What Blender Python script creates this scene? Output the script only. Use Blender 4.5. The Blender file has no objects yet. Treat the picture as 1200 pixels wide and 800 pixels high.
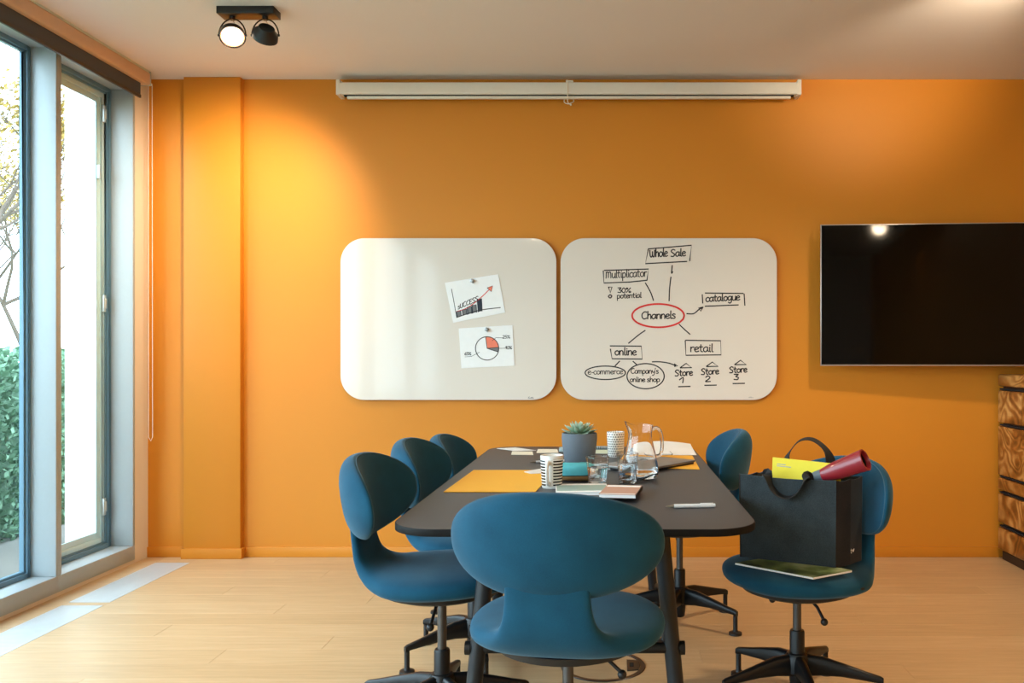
import bpy, bmesh, math, random
from math import sin, cos, pi, radians as R, sqrt
from mathutils import Vector, Matrix

sc = bpy.context.scene
C = sc.collection
rnd = random.Random(7)

# ------------------------------------------------------------------ camera, sky, exposure
H = 1.25                                   # eye height
F = 1000.0                                 # focal length in pixels of the 1200x800 frame
VX, VY = 718.0, 415.0                      # vanishing point
cd = bpy.data.cameras.new('camera'); cam = bpy.data.objects.new('camera', cd); C.objects.link(cam)
cd.sensor_width = 36.0; cd.lens = 36.0*F/1200.0
cd.shift_x = -(VX-600.0)/1200.0; cd.shift_y = (VY-400.0)/1200.0
cam.location = (0, 0, H); cam.rotation_euler = (R(90), 0, 0)
sc.camera = cam
cd.clip_start = 0.05; cd.clip_end = 200

wd = bpy.data.worlds.new('overcast'); sc.world = wd; wd.use_nodes = True
bg = wd.node_tree.nodes['Background']
bg.inputs[0].default_value = (0.72, 0.88, 1.0, 1); bg.inputs[1].default_value = 8.8

vs = sc.view_settings
vs.view_transform = 'Standard'; vs.look = 'None'; vs.gamma = 1.0; vs.use_curve_mapping = False
vs.exposure = 0.08

YB = 5.27; XL = -2.87; XR = 2.95; YR = -5.0; ZC = 2.947      # room shell
WIN = [(4.415, 5.12), (2.40, 4.415), (0.20, 2.40), (-2.0, 0.20), (-4.6, -2.0)]   # window openings along the left wall
def portal(y0, y1):
    l = bpy.data.lights.new('window_portal', 'AREA'); l.shape = 'RECTANGLE'
    l.size = 2.78; l.size_y = (y1-y0)-0.02
    l.cycles.is_portal = True
    o = bpy.data.objects.new('window_portal', l); C.objects.link(o)
    o.location = (XL-0.22, (y0+y1)/2, 1.48)
    o.rotation_euler = (0, R(-90), 0)
for a, b in WIN: portal(a, b)

# ------------------------------------------------------------------ helpers
def W(px, py, Y):                          # pixel -> point on the plane at depth Y
    return Vector(((px-VX)*Y/F, Y, H-(py-VY)*Y/F))
def T(px, py, z=0.74):                     # pixel -> point on the horizontal plane z
    Y = (H-z)*F/(py-VY)
    return Vector(((px-VX)*Y/F, Y, z))

def lin(c):
    if isinstance(c, str):
        c = [int(c[i:i+2], 16)/255 for i in (0, 2, 4)]
    return tuple(((v/12.92) if v <= 0.04045 else ((v+0.055)/1.055)**2.4) for v in c)

class NT:
    def __init__(s, name):
        s.m = bpy.data.materials.new(name); s.m.use_nodes = True
        s.t = s.m.node_tree; s.b = s.t.nodes['Principled BSDF']
    def n(s, typ, **kw):
        x = s.t.nodes.new(typ)
        for k, v in kw.items():
            if k in ('operation', 'wave_type', 'bands_direction', 'rings_direction', 'noise_dimensions', 'blend_type', 'data_type', 'vector_type', 'feature', 'distance'):
                setattr(x, k, v)
            else: x.inputs[k].default_value = v
        return x
    def l(s, a, b): s.t.links.new(a, b)
    def ramp(s, fac, stops):
        r = s.t.nodes.new('ShaderNodeValToRGB'); s.l(fac, r.inputs[0])
        el = r.color_ramp.elements
        while len(el) < len(stops): el.new(0.5)
        for e, (p, c) in zip(el, stops):
            e.position = p; e.color = (*lin(c), 1)
        return r.outputs[0]
    def math(s, op, a, b=None):
        x = s.t.nodes.new('ShaderNodeMath'); x.operation = op
        for i, v in enumerate((a, b)):
            if v is None: continue
            if isinstance(v, (int, float)): x.inputs[i].default_value = v
            else: s.l(v, x.inputs[i])
        return x.outputs[0]
    def coord(s, which='Object', scale=(1, 1, 1)):
        tc = s.t.nodes.new('ShaderNodeTexCoord'); mp = s.t.nodes.new('ShaderNodeMapping')
        mp.inputs['Scale'].default_value = scale
        s.l(tc.outputs[which], mp.inputs[0]); return mp.outputs[0]
    def bump(s, h, strength=0.2, dist=0.002):
        b = s.n('ShaderNodeBump', Strength=strength, Distance=dist); s.l(h, b.inputs['Height'])
        s.l(b.outputs[0], s.b.inputs['Normal'])

def plain(name, col, rough=0.5, metal=0.0, var=0.04, scale=30, bump=0.0, spec=0.5, coat=0.0, dist=0.001, sheen=0.0):
    k = NT(name); c = lin(col)
    nz = k.n('ShaderNodeTexNoise', Scale=scale, Detail=4.0); k.l(k.coord(), nz.inputs['Vector'])
    mx = k.n('ShaderNodeMix', data_type='RGBA')
    mx.inputs[6].default_value = (*[v*(1-var) for v in c], 1); mx.inputs[7].default_value = (*[min(1, v*(1+var)) for v in c], 1)
    k.l(nz.outputs[0], mx.inputs[0]); k.l(mx.outputs[2], k.b.inputs['Base Color'])
    k.b.inputs['Roughness'].default_value = rough; k.b.inputs['Metallic'].default_value = metal
    k.b.inputs['Specular IOR Level'].default_value = spec
    k.b.inputs['Coat Weight'].default_value = coat; k.b.inputs['Coat Roughness'].default_value = 0.06
    k.b.inputs['Sheen Weight'].default_value = sheen
    if bump: k.bump(nz.outputs[0], bump, dist)
    return k.m

def glass(name, col=(1, 1, 1), ior=1.4, rough=0.0):
    k = NT(name)
    k.b.inputs['Base Color'].default_value = (*col, 1); k.b.inputs['Transmission Weight'].default_value = 1.0
    k.b.inputs['IOR'].default_value = ior; k.b.inputs['Roughness'].default_value = rough
    return k.m

def pane_mat():
    k = NT('window_glass'); t = k.t
    tr = t.nodes.new('ShaderNodeBsdfTransparent'); tr.inputs[0].default_value = (0.93, 0.97, 0.97, 1)
    gl = t.nodes.new('ShaderNodeBsdfGlossy'); gl.inputs['Roughness'].default_value = 0.01
    lw = t.nodes.new('ShaderNodeLayerWeight'); fc = k.math('ADD', k.math('MULTIPLY', k.math('POWER', lw.outputs['Facing'], 5.0), 0.8), 0.03)
    mx = t.nodes.new('ShaderNodeMixShader')
    k.l(fc, mx.inputs[0]); k.l(tr.outputs[0], mx.inputs[1]); k.l(gl.outputs[0], mx.inputs[2])
    k.l(mx.outputs[0], t.nodes['Material Output'].inputs[0])
    return k.m

def emit(name, col, s):
    k = NT(name); k.b.inputs['Base Color'].default_value = (*lin(col), 1)
    k.b.inputs['Emission Color'].default_value = (*lin(col), 1); k.b.inputs['Emission Strength'].default_value = s
    return k.m

def fabric(name, c0, c1, scale=700):
    k = NT(name); co = k.coord()
    n1 = k.n('ShaderNodeTexNoise', Scale=float(scale), Detail=2.0); k.l(co, n1.inputs['Vector'])
    n2 = k.n('ShaderNodeTexNoise', Scale=14.0, Detail=3.0); k.l(co, n2.inputs['Vector'])
    s = k.math('ADD', k.math('MULTIPLY', n1.outputs[0], 0.6), k.math('MULTIPLY', n2.outputs[0], 0.4))
    k.l(k.ramp(s, [(0.3, c0), (0.7, c1)]), k.b.inputs['Base Color'])
    k.b.inputs['Roughness'].default_value = 0.9; k.b.inputs['Specular IOR Level'].default_value = 0.2
    k.b.inputs['Sheen Weight'].default_value = 0.25; k.b.inputs['Sheen Roughness'].default_value = 0.4
    k.b.inputs['Sheen Tint'].default_value = (0.55, 0.75, 0.9, 1)
    k.bump(n1.outputs[0], 0.25, 0.0012)
    return k.m

def paint(name, col, rough=0.55, bscale=260):
    k = NT(name); co = k.coord()
    n1 = k.n('ShaderNodeTexNoise', Scale=float(bscale), Detail=3.0); k.l(co, n1.inputs['Vector'])
    n2 = k.n('ShaderNodeTexNoise', Scale=1.7, Detail=3.0); k.l(co, n2.inputs['Vector'])
    c = lin(col); mx = k.n('ShaderNodeMix', data_type='RGBA')
    mx.inputs[6].default_value = (*[v*0.97 for v in c], 1); mx.inputs[7].default_value = (*[min(1, v*1.03) for v in c], 1)
    k.l(n2.outputs[0], mx.inputs[0]); k.l(mx.outputs[2], k.b.inputs['Base Color'])
    k.b.inputs['Roughness'].default_value = rough; k.b.inputs['Specular IOR Level'].default_value = 0.35
    k.bump(n1.outputs[0], 0.12, 0.0006)
    return k.m

def oak():
    k = NT('oak_plank')
    oi = k.t.nodes.new('ShaderNodeObjectInfo')
    tc = k.t.nodes.new('ShaderNodeTexCoord')
    ad = k.t.nodes.new('ShaderNodeVectorMath'); ad.operation = 'ADD'
    k.l(tc.outputs['Object'], ad.inputs[0])
    sh = k.math('MULTIPLY', oi.outputs['Random'], 37.0)
    cx = k.t.nodes.new('ShaderNodeCombineXYZ'); k.l(sh, cx.inputs[0]); k.l(sh, cx.inputs[1]); k.l(cx.outputs[0], ad.inputs[1])
    mp = k.t.nodes.new('ShaderNodeMapping'); mp.inputs['Scale'].default_value = (1.1, 16, 1); k.l(ad.outputs[0], mp.inputs[0])
    n1 = k.n('ShaderNodeTexNoise', Scale=3.0, Detail=6.0, Distortion=0.6); k.l(mp.outputs[0], n1.inputs['Vector'])
    mp2 = k.t.nodes.new('ShaderNodeMapping'); mp2.inputs['Scale'].default_value = (5, 130, 1); k.l(ad.outputs[0], mp2.inputs[0])
    n2 = k.n('ShaderNodeTexNoise', Scale=3.0, Detail=3.0); k.l(mp2.outputs[0], n2.inputs['Vector'])
    s = k.math('ADD', k.math('MULTIPLY', n1.outputs[0], 0.55), k.math('MULTIPLY', n2.outputs[0], 0.25))
    s = k.math('ADD', s, k.math('MULTIPLY', oi.outputs['Random'], 0.12))
    k.l(k.ramp(s, [(0.2, 'B6966F'), (0.5, 'CBAB82'), (0.75, 'D8BD98')]), k.b.inputs['Base Color'])
    k.b.inputs['Roughness'].default_value = 0.36; k.b.inputs['Specular IOR Level'].default_value = 0.45
    k.bump(n2.outputs[0], 0.08, 0.0006)
    return k.m

def burl():
    k = NT('burl_wood')
    oi = k.t.nodes.new('ShaderNodeObjectInfo'); tc = k.t.nodes.new('ShaderNodeTexCoord')
    ad = k.t.nodes.new('ShaderNodeVectorMath'); ad.operation = 'ADD'; k.l(tc.outputs['Object'], ad.inputs[0])
    sh = k.math('MULTIPLY', oi.outputs['Random'], 9.0)
    cx = k.t.nodes.new('ShaderNodeCombineXYZ')
    for i in range(3): k.l(sh, cx.inputs[i])
    k.l(cx.outputs[0], ad.inputs[1])
    nz = k.n('ShaderNodeTexNoise', Scale=2.4, Detail=2.0, Distortion=0.8); k.l(ad.outputs[0], nz.inputs['Vector'])
    w = k.math('SINE', k.math('MULTIPLY', nz.outputs[0], 85.0))
    n2 = k.n('ShaderNodeTexNoise', Scale=7.0, Detail=4.0); k.l(ad.outputs[0], n2.inputs['Vector'])
    s = k.math('ADD', k.math('MULTIPLY', w, 0.10), n2.outputs[0])
    k.l(k.ramp(s, [(0.25, '4A260C'), (0.5, '9A5C24'), (0.72, 'D9A25C')]), k.b.inputs['Base Color'])
    k.b.inputs['Roughness'].default_value = 0.32; k.b.inputs['Coat Weight'].default_value = 0.3
    k.bump(w, 0.15, 0.001)
    return k.m

def striped():
    k = NT('striped_ceramic'); tc = k.t.nodes.new('ShaderNodeTexCoord'); sp = k.t.nodes.new('ShaderNodeSeparateXYZ')
    k.l(tc.outputs['Object'], sp.inputs[0])
    z = sp.outputs[2]
    fr = k.math('FRACT', k.math('DIVIDE', z, 0.0112))
    st = k.math('LESS_THAN', fr, 0.5)
    lim = k.math('MULTIPLY', k.math('GREATER_THAN', z, 0.007), k.math('LESS_THAN', z, 0.113))
    rr = k.math('SQRT', k.math('ADD', k.math('MULTIPLY', sp.outputs[0], sp.outputs[0]), k.math('MULTIPLY', sp.outputs[1], sp.outputs[1])))
    out = k.math('GREATER_THAN', rr, k.math('ADD', k.math('MULTIPLY', z, 0.05), 0.0365))
    ang = k.math('ARCTAN2', sp.outputs[1], sp.outputs[0])          # bare strip around the handle
    d = k.math('ABSOLUTE', k.math('ADD', ang, 1.75))
    st = k.math('MULTIPLY', k.math('MULTIPLY', st, lim), k.math('MULTIPLY', out, k.math('GREATER_THAN', d, 0.38)))
    k.l(k.ramp(st, [(0.4, 'E9E9E4'), (0.6, '17191E')]), k.b.inputs['Base Color'])
    k.b.inputs['Roughness'].default_value = 0.25
    return k.m

def dotted():
    k = NT('dotted_ceramic'); tc = k.t.nodes.new('ShaderNodeTexCoord'); sp = k.t.nodes.new('ShaderNodeSeparateXYZ')
    k.l(tc.outputs['Object'], sp.inputs[0])
    u = k.math('MULTIPLY', k.math('ARCTAN2', sp.outputs[1], sp.outputs[0]), 22/(2*pi))
    v = k.math('DIVIDE', sp.outputs[2], 0.0118)
    row = k.math('FLOOR', v)
    u = k.math('ADD', u, k.math('MULTIPLY', row, 0.5))
    du = k.math('SUBTRACT', k.math('FRACT', k.math('ADD', u, 50.0)), 0.5); dv = k.math('SUBTRACT', k.math('FRACT', v), 0.5)
    dd = k.math('ADD', k.math('MULTIPLY', du, du), k.math('MULTIPLY', dv, dv))
    k.l(k.ramp(k.math('LESS_THAN', dd, 0.085), [(0.4, 'F1EFEA'), (0.6, '1B1B1E')]), k.b.inputs['Base Color'])
    k.b.inputs['Roughness'].default_value = 0.3
    return k.m

M = dict(
    wall=paint('orange_wall_paint', 'D58826', 0.5),
    ceil=paint('ceiling_paint', 'E4E2E4', 0.9),
    cream=paint('cream_paint', 'E8DDCB', 0.75),
    oak=oak(), burl=burl(), burl_dark=plain('dark_walnut', '2B1A10', 0.5),
    frame=plain('window_aluminium', 'AEBAC0', 0.45, 0.1, 0.03, 60),
    sash=plain('sash_steel_blue', '6B90A6', 0.4, 0.1),
    casement=plain('casement_teal', 'D0EEF4', 0.4, 0.1),
    hinge=plain('hinge_steel', 'C9D4D6', 0.35, 0.5),
    pane=pane_mat(),
    grille=plain('grille_aluminium', 'DDE2E4', 0.35, 0.3),
    grille_dark=plain('grille_pit', '3E4448', 0.8),
    fab=fabric('blue_wool', '0F3D54', '17526D'),
    seam=plain('seam_thread', '3F6478', 0.8),
    blk=plain('black_metal', '17191C', 0.38, 0.3), blkp=plain('black_plastic', '141517', 0.45),
    gas=plain('grey_steel_tube', '5B5B5C', 0.3, 0.8),
    leg=plain('table_leg_grey', '24282D', 0.4, 0.3),
    top=plain('dark_linoleum', '323338', 0.42, 0, 0.05, 120, 0.05), topedge=plain('black_table_edge', '0E0F11', 0.6, 0, 0.04, 30, 0, 0.2),
    board=plain('white_enamel', 'E3DCD2', 0.06, 0, 0.0, 10, 0, 0.36), edge=plain('board_edge', 'F2F0EA', 0.4),
    ink=plain('black_marker', '1A1A1E', 0.5), red=plain('red_marker', 'D62626', 0.5),
    salmon=plain('salmon_print', 'F08368', 0.7), navy=plain('navy_print', '26303F', 0.7), greyp=plain('grey_print', '77787A', 0.7),
    lgrey=plain('faint_grey_print', 'B5B2AC', 0.7),
    paper=plain('white_paper', 'F4F6F6', 0.8), magnet=plain('magnet_steel', '9A9C9E', 0.3, 0.8),
    screenw=plain('white_lacquer', 'E4E0D8', 0.45), gap=plain('screen_gap', '1B1B1B', 0.8),
    cord=plain('white_cord', 'EFE7DA', 0.7),
    tv=plain('tv_glass', '020203', 0.05, 0, 0.0, 10, 0, 0.2), tvf=plain('tv_silver_rim', 'B9B3B2', 0.3, 0.7),
    blindcase=plain('beige_lacquer', 'CDAF93', 0.45), blind=plain('dark_blind_fabric', '4B4E55', 0.85, 0, 0.08, 300, 0.1),
    hem=plain('blind_hem', '38322F', 0.5), rail=plain('mint_rail', 'D5E2DA', 0.4),
    lampb=plain('lamp_black', '1B1E23', 0.4), lampbr=plain('lamp_bronze', '3A2C26', 0.35, 0.5), lens=emit('lamp_lens', 'FFE9CF', 9.0),
    reflector=plain('lamp_reflector', 'C8A27C', 0.2, 0.9), lampwire=plain('lamp_wire', 'BFA790', 0.5),
    yellow=plain('yellow_felt', 'F3B63A', 0.85, 0, 0.03, 200, 0.1), lemon=plain('lemon_paper', 'F8E13A', 0.6),
    stripe=striped(), dots=dotted(), ceram=plain('white_ceramic', 'E9E9E4', 0.25),
    pot=plain('grey_pot', '68737E', 0.75, 0, 0.04, 60, 0.05), soil=plain('soil', '2C2019', 0.95, 0, 0.3, 90, 0.6, 0.5, 0, 0.004),
    glass=glass('clear_glass', (1.0, 1.0, 1.0), 1.38), water=glass('water', (0.96, 0.985, 1.0), 1.33),
    turq=plain('turquoise_cloth', '56B9C7', 0.7, 0, 0.12, 60, 0.3), tan=plain('tan_cloth', 'B08552', 0.8, 0, 0.1, 60, 0.3),
    laptop=plain('grey_aluminium', '8C8681', 0.35, 0.6), laptopd=plain('laptop_edge', '2A2827', 0.4, 0.3), pink=plain('pink_sticker', 'E58A92', 0.6),
    mint=plain('mint_cover', '9FB8B2', 0.6), blush=plain('blush_cover', 'C49A86', 0.6), bookblk=plain('black_cover', '141519', 0.5),
    cream_note=plain('cream_note', 'F4EFDC', 0.8), paleblue=plain('pale_blue_card', 'A9C6D2', 0.6), pgreen=plain('pale_green_note', 'D3E0C8', 0.8),
    penw=plain('pen_white', 'E6ECF0', 0.3), pent=plain('pen_tip', '9A8F80', 0.3, 0.7),
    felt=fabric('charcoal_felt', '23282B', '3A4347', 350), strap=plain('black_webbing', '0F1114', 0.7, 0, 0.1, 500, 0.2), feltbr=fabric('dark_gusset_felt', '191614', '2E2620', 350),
    redt=plain('red_lacquer', '8E1F2C', 0.35, 0, 0.03, 30, 0, 0.5, 0.3), dkin=plain('dark_lining', '0B0B0C', 0.8), bandg=plain('grey_band', '5C6C78', 0.5),
    mag=None,
    white_wall=plain('white_render', 'F2F4F4', 0.9), ground=plain('gravel_path', '77746F', 0.95, 0, 0.15, 30, 0.3), lawn=plain('lawn', '5E7446', 0.95, 0, 0.25, 12, 0.3),
    leafg=plain('hedge_leaf', '5F8668', 0.6, 0, 0.3, 3), leafy=plain('autumn_leaf', '8F7430', 0.6, 0, 0.25, 3), bark=plain('bark', '5A4C41', 0.9, 0, 0.2, 20, 0.5),
)
def magmat():
    k = NT('brochure_cover')
    nz = k.n('ShaderNodeTexNoise', Scale=9.0, Detail=3.0); k.l(k.coord(), nz.inputs['Vector'])
    k.l(k.ramp(nz.outputs[0], [(0.35, '2E3A20'), (0.5, '6D8046'), (0.65, 'A9B48A')]), k.b.inputs['Base Color'])
    k.b.inputs['Roughness'].default_value = 0.35; return k.m
M['mag'] = magmat()
def succmat():
    k = NT('succulent_leaf'); tc = k.t.nodes.new('ShaderNodeTexCoord'); sp = k.t.nodes.new('ShaderNodeSeparateXYZ')
    k.l(tc.outputs['Object'], sp.inputs[0])
    k.l(k.ramp(k.math('DIVIDE', sp.outputs[0], 0.075), [(0.1, '5E7F62'), (0.6, '86A68A'), (1.0, 'B9CDBB')]), k.b.inputs['Base Color'])
    k.b.inputs['Roughness'].default_value = 0.5; return k.m
M['succ'] = succmat()

# ---- mesh builder
class MB:
    def __init__(s): s.v = []; s.f = []
    def add(s, v, f):
        o = len(s.v); s.v += [tuple(p) for p in v]; s.f += [tuple(i+o for i in q) for q in f]; return s
    def box(s, x0, x1, y0, y1, z0, z1):
        return s.add([(x, y, z) for z in (z0, z1) for y in (y0, y1) for x in (x0, x1)],
            [(0, 2, 3, 1), (4, 5, 7, 6), (0, 1, 5, 4), (2, 6, 7, 3), (0, 4, 6, 2), (1, 3, 7, 5)])
    def lathe(s, prof, n=32, c=(0, 0, 0), closed=False, caps=True):
        v = []; f = []
        for r, z in prof:
            for i in range(n):
                a = 2*pi*i/n; v.append((c[0]+r*cos(a), c[1]+r*sin(a), c[2]+z))
        m = len(prof)
        for j in range(m-1 + (1 if closed else 0)):
            for i in range(n):
                a, b = j*n, ((j+1) % m)*n
                f.append((a+i, a+(i+1) % n, b+(i+1) % n, b+i))
        if not closed and caps:
            if prof[0][0] > 1e-6: f.append(tuple(range(n-1, -1, -1)))
            if prof[-1][0] > 1e-6: f.append(tuple((m-1)*n+i for i in range(n)))
        return s.add(v, f)
    def tube(s, pts, rad, n=10, closed=False, flat=None, up=None):
        pts = [Vector(p) for p in pts]; m = len(pts); v = []; f = []
        if not isinstance(rad, (list, tuple)): rad = [rad]*m
        prev = None
        for j in range(m):
            if closed: t = pts[(j+1) % m]-pts[j-1]
            else: t = pts[min(j+1, m-1)]-pts[max(j-1, 0)]
            t.normalize()
            if up is not None: u = Vector(up)
            elif prev is None:
                u = Vector((0, 0, 1)) if abs(t.z) < 0.9 else Vector((1, 0, 0))
            else: u = prev
            a = (u-t*u.dot(t)).normalized(); prev = a; b = t.cross(a)
            ra = rad[j]; rb = ra if flat is None else flat
            for i in range(n):
                q = 2*pi*i/n; v.append(pts[j]+a*(ra*cos(q))+b*(rb*sin(q)))
        for j in range(m if closed else m-1):
            k = (j+1) % m
            for i in range(n): f.append((j*n+i, j*n+(i+1) % n, k*n+(i+1) % n, k*n+i))
        if not closed:
            f.append(tuple(range(n-1, -1, -1))); f.append(tuple((m-1)*n+i for i in range(n)))
        return s.add(v, f)
    def prism(s, poly, z0, z1, axis='z'):
        n = len(poly)
        mk = {'z': lambda p, z: (p[0], p[1], z), 'y': lambda p, z: (p[0], z, p[1]), 'x': lambda p, z: (z, p[0], p[1])}[axis]
        v = [mk(p, z0) for p in poly]+[mk(p, z1) for p in poly]
        f = [tuple(range(n-1, -1, -1)), tuple(range(n, 2*n))]+[(i, (i+1) % n, n+(i+1) % n, n+i) for i in range(n)]
        return s.add(v, f)
    def sphere(s, c, r, n=14, m=8):
        pr = [(max(1e-7, r*sin(pi*j/m)), -r*cos(pi*j/m)) for j in range(m+1)]
        return s.lathe(pr, n, c)
    def mesh(s, name, mat, smooth=35, bevel=0.0, seg=2):
        me = bpy.data.meshes.new(name)
        bm = bmesh.new(); vs_ = [bm.verts.new(p) for p in s.v]
        for q in s.f:
            try: bm.faces.new([vs_[i] for i in q])
            except ValueError: pass
        bmesh.ops.remove_doubles(bm, verts=bm.verts[:], dist=1e-6)
        bmesh.ops.recalc_face_normals(bm, faces=bm.faces[:])
        if bevel:
            ed = [e for e in bm.edges if len(e.link_faces) == 2 and e.calc_face_angle(0) > R(40)]
            bmesh.ops.bevel(bm, geom=ed, offset=bevel, segments=seg, affect='EDGES', profile=0.5, clamp_overlap=True)
        bm.to_mesh(me); bm.free()
        if mat is not None: me.materials.append(M[mat])
        if smooth:
            me.shade_smooth(); me.set_sharp_from_angle(angle=R(smooth))
        return me
    def build(s, name, mat, parent=None, loc=(0, 0, 0), smooth=35, bevel=0.0, seg=2):
        return link(name, s.mesh(name, mat, smooth, bevel, seg), parent, loc)

def link(name, me, parent=None, loc=(0, 0, 0), rot=None):
    o = bpy.data.objects.new(name, me); C.objects.link(o)
    o.parent = parent; o.location = loc
    if rot: o.rotation_euler = rot
    return o
def tag(o, label, cat, group=None):
    o['label'] = label; o['category'] = cat
    if group: o['group'] = group
    return o
def thing(name, label, cat, loc=(0, 0, 0), rz=0.0, group=None):
    o = link(name, None, None, loc, (0, 0, rz)); return tag(o, label, cat, group)
def struct(o): o['kind'] = 'structure'; return o
def rrect(x0, x1, y0, y1, r, n=8):
    out = []
    for cx, cy, a0 in ((x1-r, y1-r, 0), (x0+r, y1-r, 90), (x0+r, y0+r, 180), (x1-r, y0+r, 270)):
        for i in range(n+1):
            a = R(a0+90*i/n); out.append((cx+r*cos(a), cy+r*sin(a)))
    return out
def spline(pts, k=6, closed=False):
    P = [Vector(p) for p in pts]; n = len(P); out = []
    rng = range(n if closed else n-1)
    for i in rng:
        if closed: a, b, c, d = P[i-1], P[i], P[(i+1) % n], P[(i+2) % n]
        else: a, b, c, d = P[max(i-1, 0)], P[i], P[i+1], P[min(i+2, n-1)]
        for j in range(k):
            t = j/k
            out.append(0.5*((2*b)+(c-a)*t+(2*a-5*b+4*c-d)*t*t+(3*b-a-3*c+d)*t**3))
    if not closed: out.append(P[-1])
    return out

# ------------------------------------------------------------------ room shell
floor = struct(MB().box(XL-0.15, XR, YR, YB+0.1, -0.08, -0.016).build('floor', 'burl_dark'))
def make_planks():
    w = 0.165; gap = 0.0008; cache = {}
    y = YB; row = 0; r2 = random.Random(3)
    gx1 = -2.535
    def plank(x0, x1, y0, y1):
        L = round(x1-x0, 3); wd_ = round(y1-y0, 4)
        if (L, wd_) not in cache:
            cache[(L, wd_)] = MB().box(0, L-gap, 0, wd_-gap, -0.016, 0.0).mesh('plank', 'oak', 0, 0.0005, 1)
        link('plank', cache[(L, wd_)], floor, (x0, y0, 0))
    while y-w > YR-0.01:
        y0 = y-w
        x = XL+0.0
        cuts = [-2.535]; x = -2.535+[0.5, 1.3, 0.9, 1.7][row % 4]
        while x < XR-0.3:
            cuts.append(x); x += 2.0
        cuts.append(XR)
        for a, b in zip(cuts, cuts[1:]): plank(a, b, y0, y)
        y = y0; row += 1
    # lengthwise strips beside the floor grille at the window
    for (a, b) in ((3.6, YB), (1.6, 3.6), (-0.6, 1.6), (-2.8, -0.6), (-5.0, -2.8)):
        me = MB().box(-2.868, -2.7465, a, b-gap, -0.016, 0.0).mesh('plank', 'oak', 0, 0.0005, 1)
        link('plank', me, floor, (0, 0, 0))
    me = MB().box(-2.745, -2.536, 5.1225, YB, -0.016, 0.0).mesh('plank', 'oak', 0, 0.0005, 1)
    link('plank', me, floor)
make_planks()
struct(MB().box(XL-0.25, XR+0.2, YR-0.2, YB+0.2, ZC, ZC+0.2).build('ceiling', 'ceil'))
struct(MB().box(XL-0.25, XR+0.2, YB, YB+0.2, -0.1, ZC).build('wall_back', 'wall'))
struct(MB().box(XR, XR+0.2, YR, YB, -0.1, ZC).build('wall_right', 'wall'))
struct(MB().box(XL-0.25, XR+0.2, YR-0.2, YR, -0.1, ZC).build('wall_front', 'cream'))
wl = MB().box(XL-0.25, XL, 5.12, YB, -0.1, ZC).box(XL-0.25, XL, YR, -4.6, -0.1, ZC)
wl.box(XL-0.25, XL, -4.6, 5.12, 2.88, ZC).box(XL-0.25, XL, -4.6, 5.12, -0.1, 0.02)
struct(wl.build('wall_left', 'cream'))
# shallow pilaster on the back wall and its skirting
PX0, PX1, PY = (215-VX)*5.22/F, (281.5-VX)*5.22/F, 5.22
struct(MB().box(PX0, PX1, PY, YB+0.01, 0, ZC-0.0005).build('trim_1', 'wall', bevel=0.003))
bb = MB().box(XL, PX0-0.012, YB-0.012, YB+0.002, 0.0, 0.063).box(PX1+0.012, XR, YB-0.012, YB+0.002, 0.0, 0.063)
bb.box(PX0-0.012, PX1+0.012, PY-0.012, PY+0.002, 0, 0.063).box(PX0-0.012, PX0, PY, YB, 0, 0.063).box(PX1, PX1+0.012, PY, YB, 0, 0.063)
struct(bb.build('baseboard_back', 'wall', bevel=0.002))

# windows
def window(i, y0, y1, operable):
    w = struct(link('window_%d' % i, None, None, (XL, (y0+y1)/2, 0.0)))
    h = (y1-y0)/2; z0, z1 = 0.02, 2.88; D = -0.165; j = 0.022
    MB().box(D, 0.004, -h, h, z0, 0.105).build('frame_rail', 'frame', w, bevel=0.002)
    MB().box(D, 0.004, -h, h, z1-0.05, z1).build('frame_rail', 'frame', w, bevel=0.002)
    for s in (-1, 1):
        a, b = sorted((s*h, s*(h-j)))
        MB().box(D, 0.004, a, b, 0.1052, z1-0.0502).build('frame_jamb', 'frame', w, bevel=0.002)
    hy, b0, b1 = h-j-0.001, 0.106, z1-0.051
    sa = MB()
    def ring(mb, xa, xb, hy, za, zb, t):
        mb.box(xa, xb, -hy, -hy+t, za, zb).box(xa, xb, hy-t, hy, za, zb)
        mb.box(xa, xb, -hy+t, hy-t, za, za+t).box(xa, xb, -hy+t, hy-t, zb-t, zb)
    sash = MB(); ring(sash, D+0.005, D+0.04, hy, b0, b1, 0.024)
    ring(sash, D+0.005, D+0.028, hy-0.024, b0+0.024, b1-0.024, 0.012)
    so = sash.build('sash', 'sash', w, bevel=0.0015)
    t = 0.036
    if operable:
        c = MB(); ring(c, D+0.005, D+0.02, hy-0.036, b0+0.036, b1-0.036, 0.03)
        ring(c, D+0.005, D+0.012, hy-0.066, b0+0.066, b1-0.066, 0.035)
        co = c.build('casement', 'casement', w, bevel=0.002); t = 0.10
        for zz in (0.30, 1.50, 2.62):
            MB().box(D+0.0205, D+0.036, hy-0.064, hy-0.044, zz, zz+0.10).tube([(D+0.034, hy-0.05, zz+0.02), (D+0.034, hy-0.05, zz+0.08)], 0.008).build('hinge', 'hinge', co, bevel=0.002)
        MB().box(D+0.0125, D+0.03, hy-0.1, hy-0.086, 2.28, 2.36).build('latch', 'hinge', co, bevel=0.002)
    MB().box(D+0.006, D+0.014, -hy+t-0.004, hy-t+0.004, b0+t-0.004, b1-t+0.004).build('pane', 'pane', w, smooth=0)
for i, (a, b) in enumerate(WIN): window(i+1, a, b, i == 0)

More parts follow.
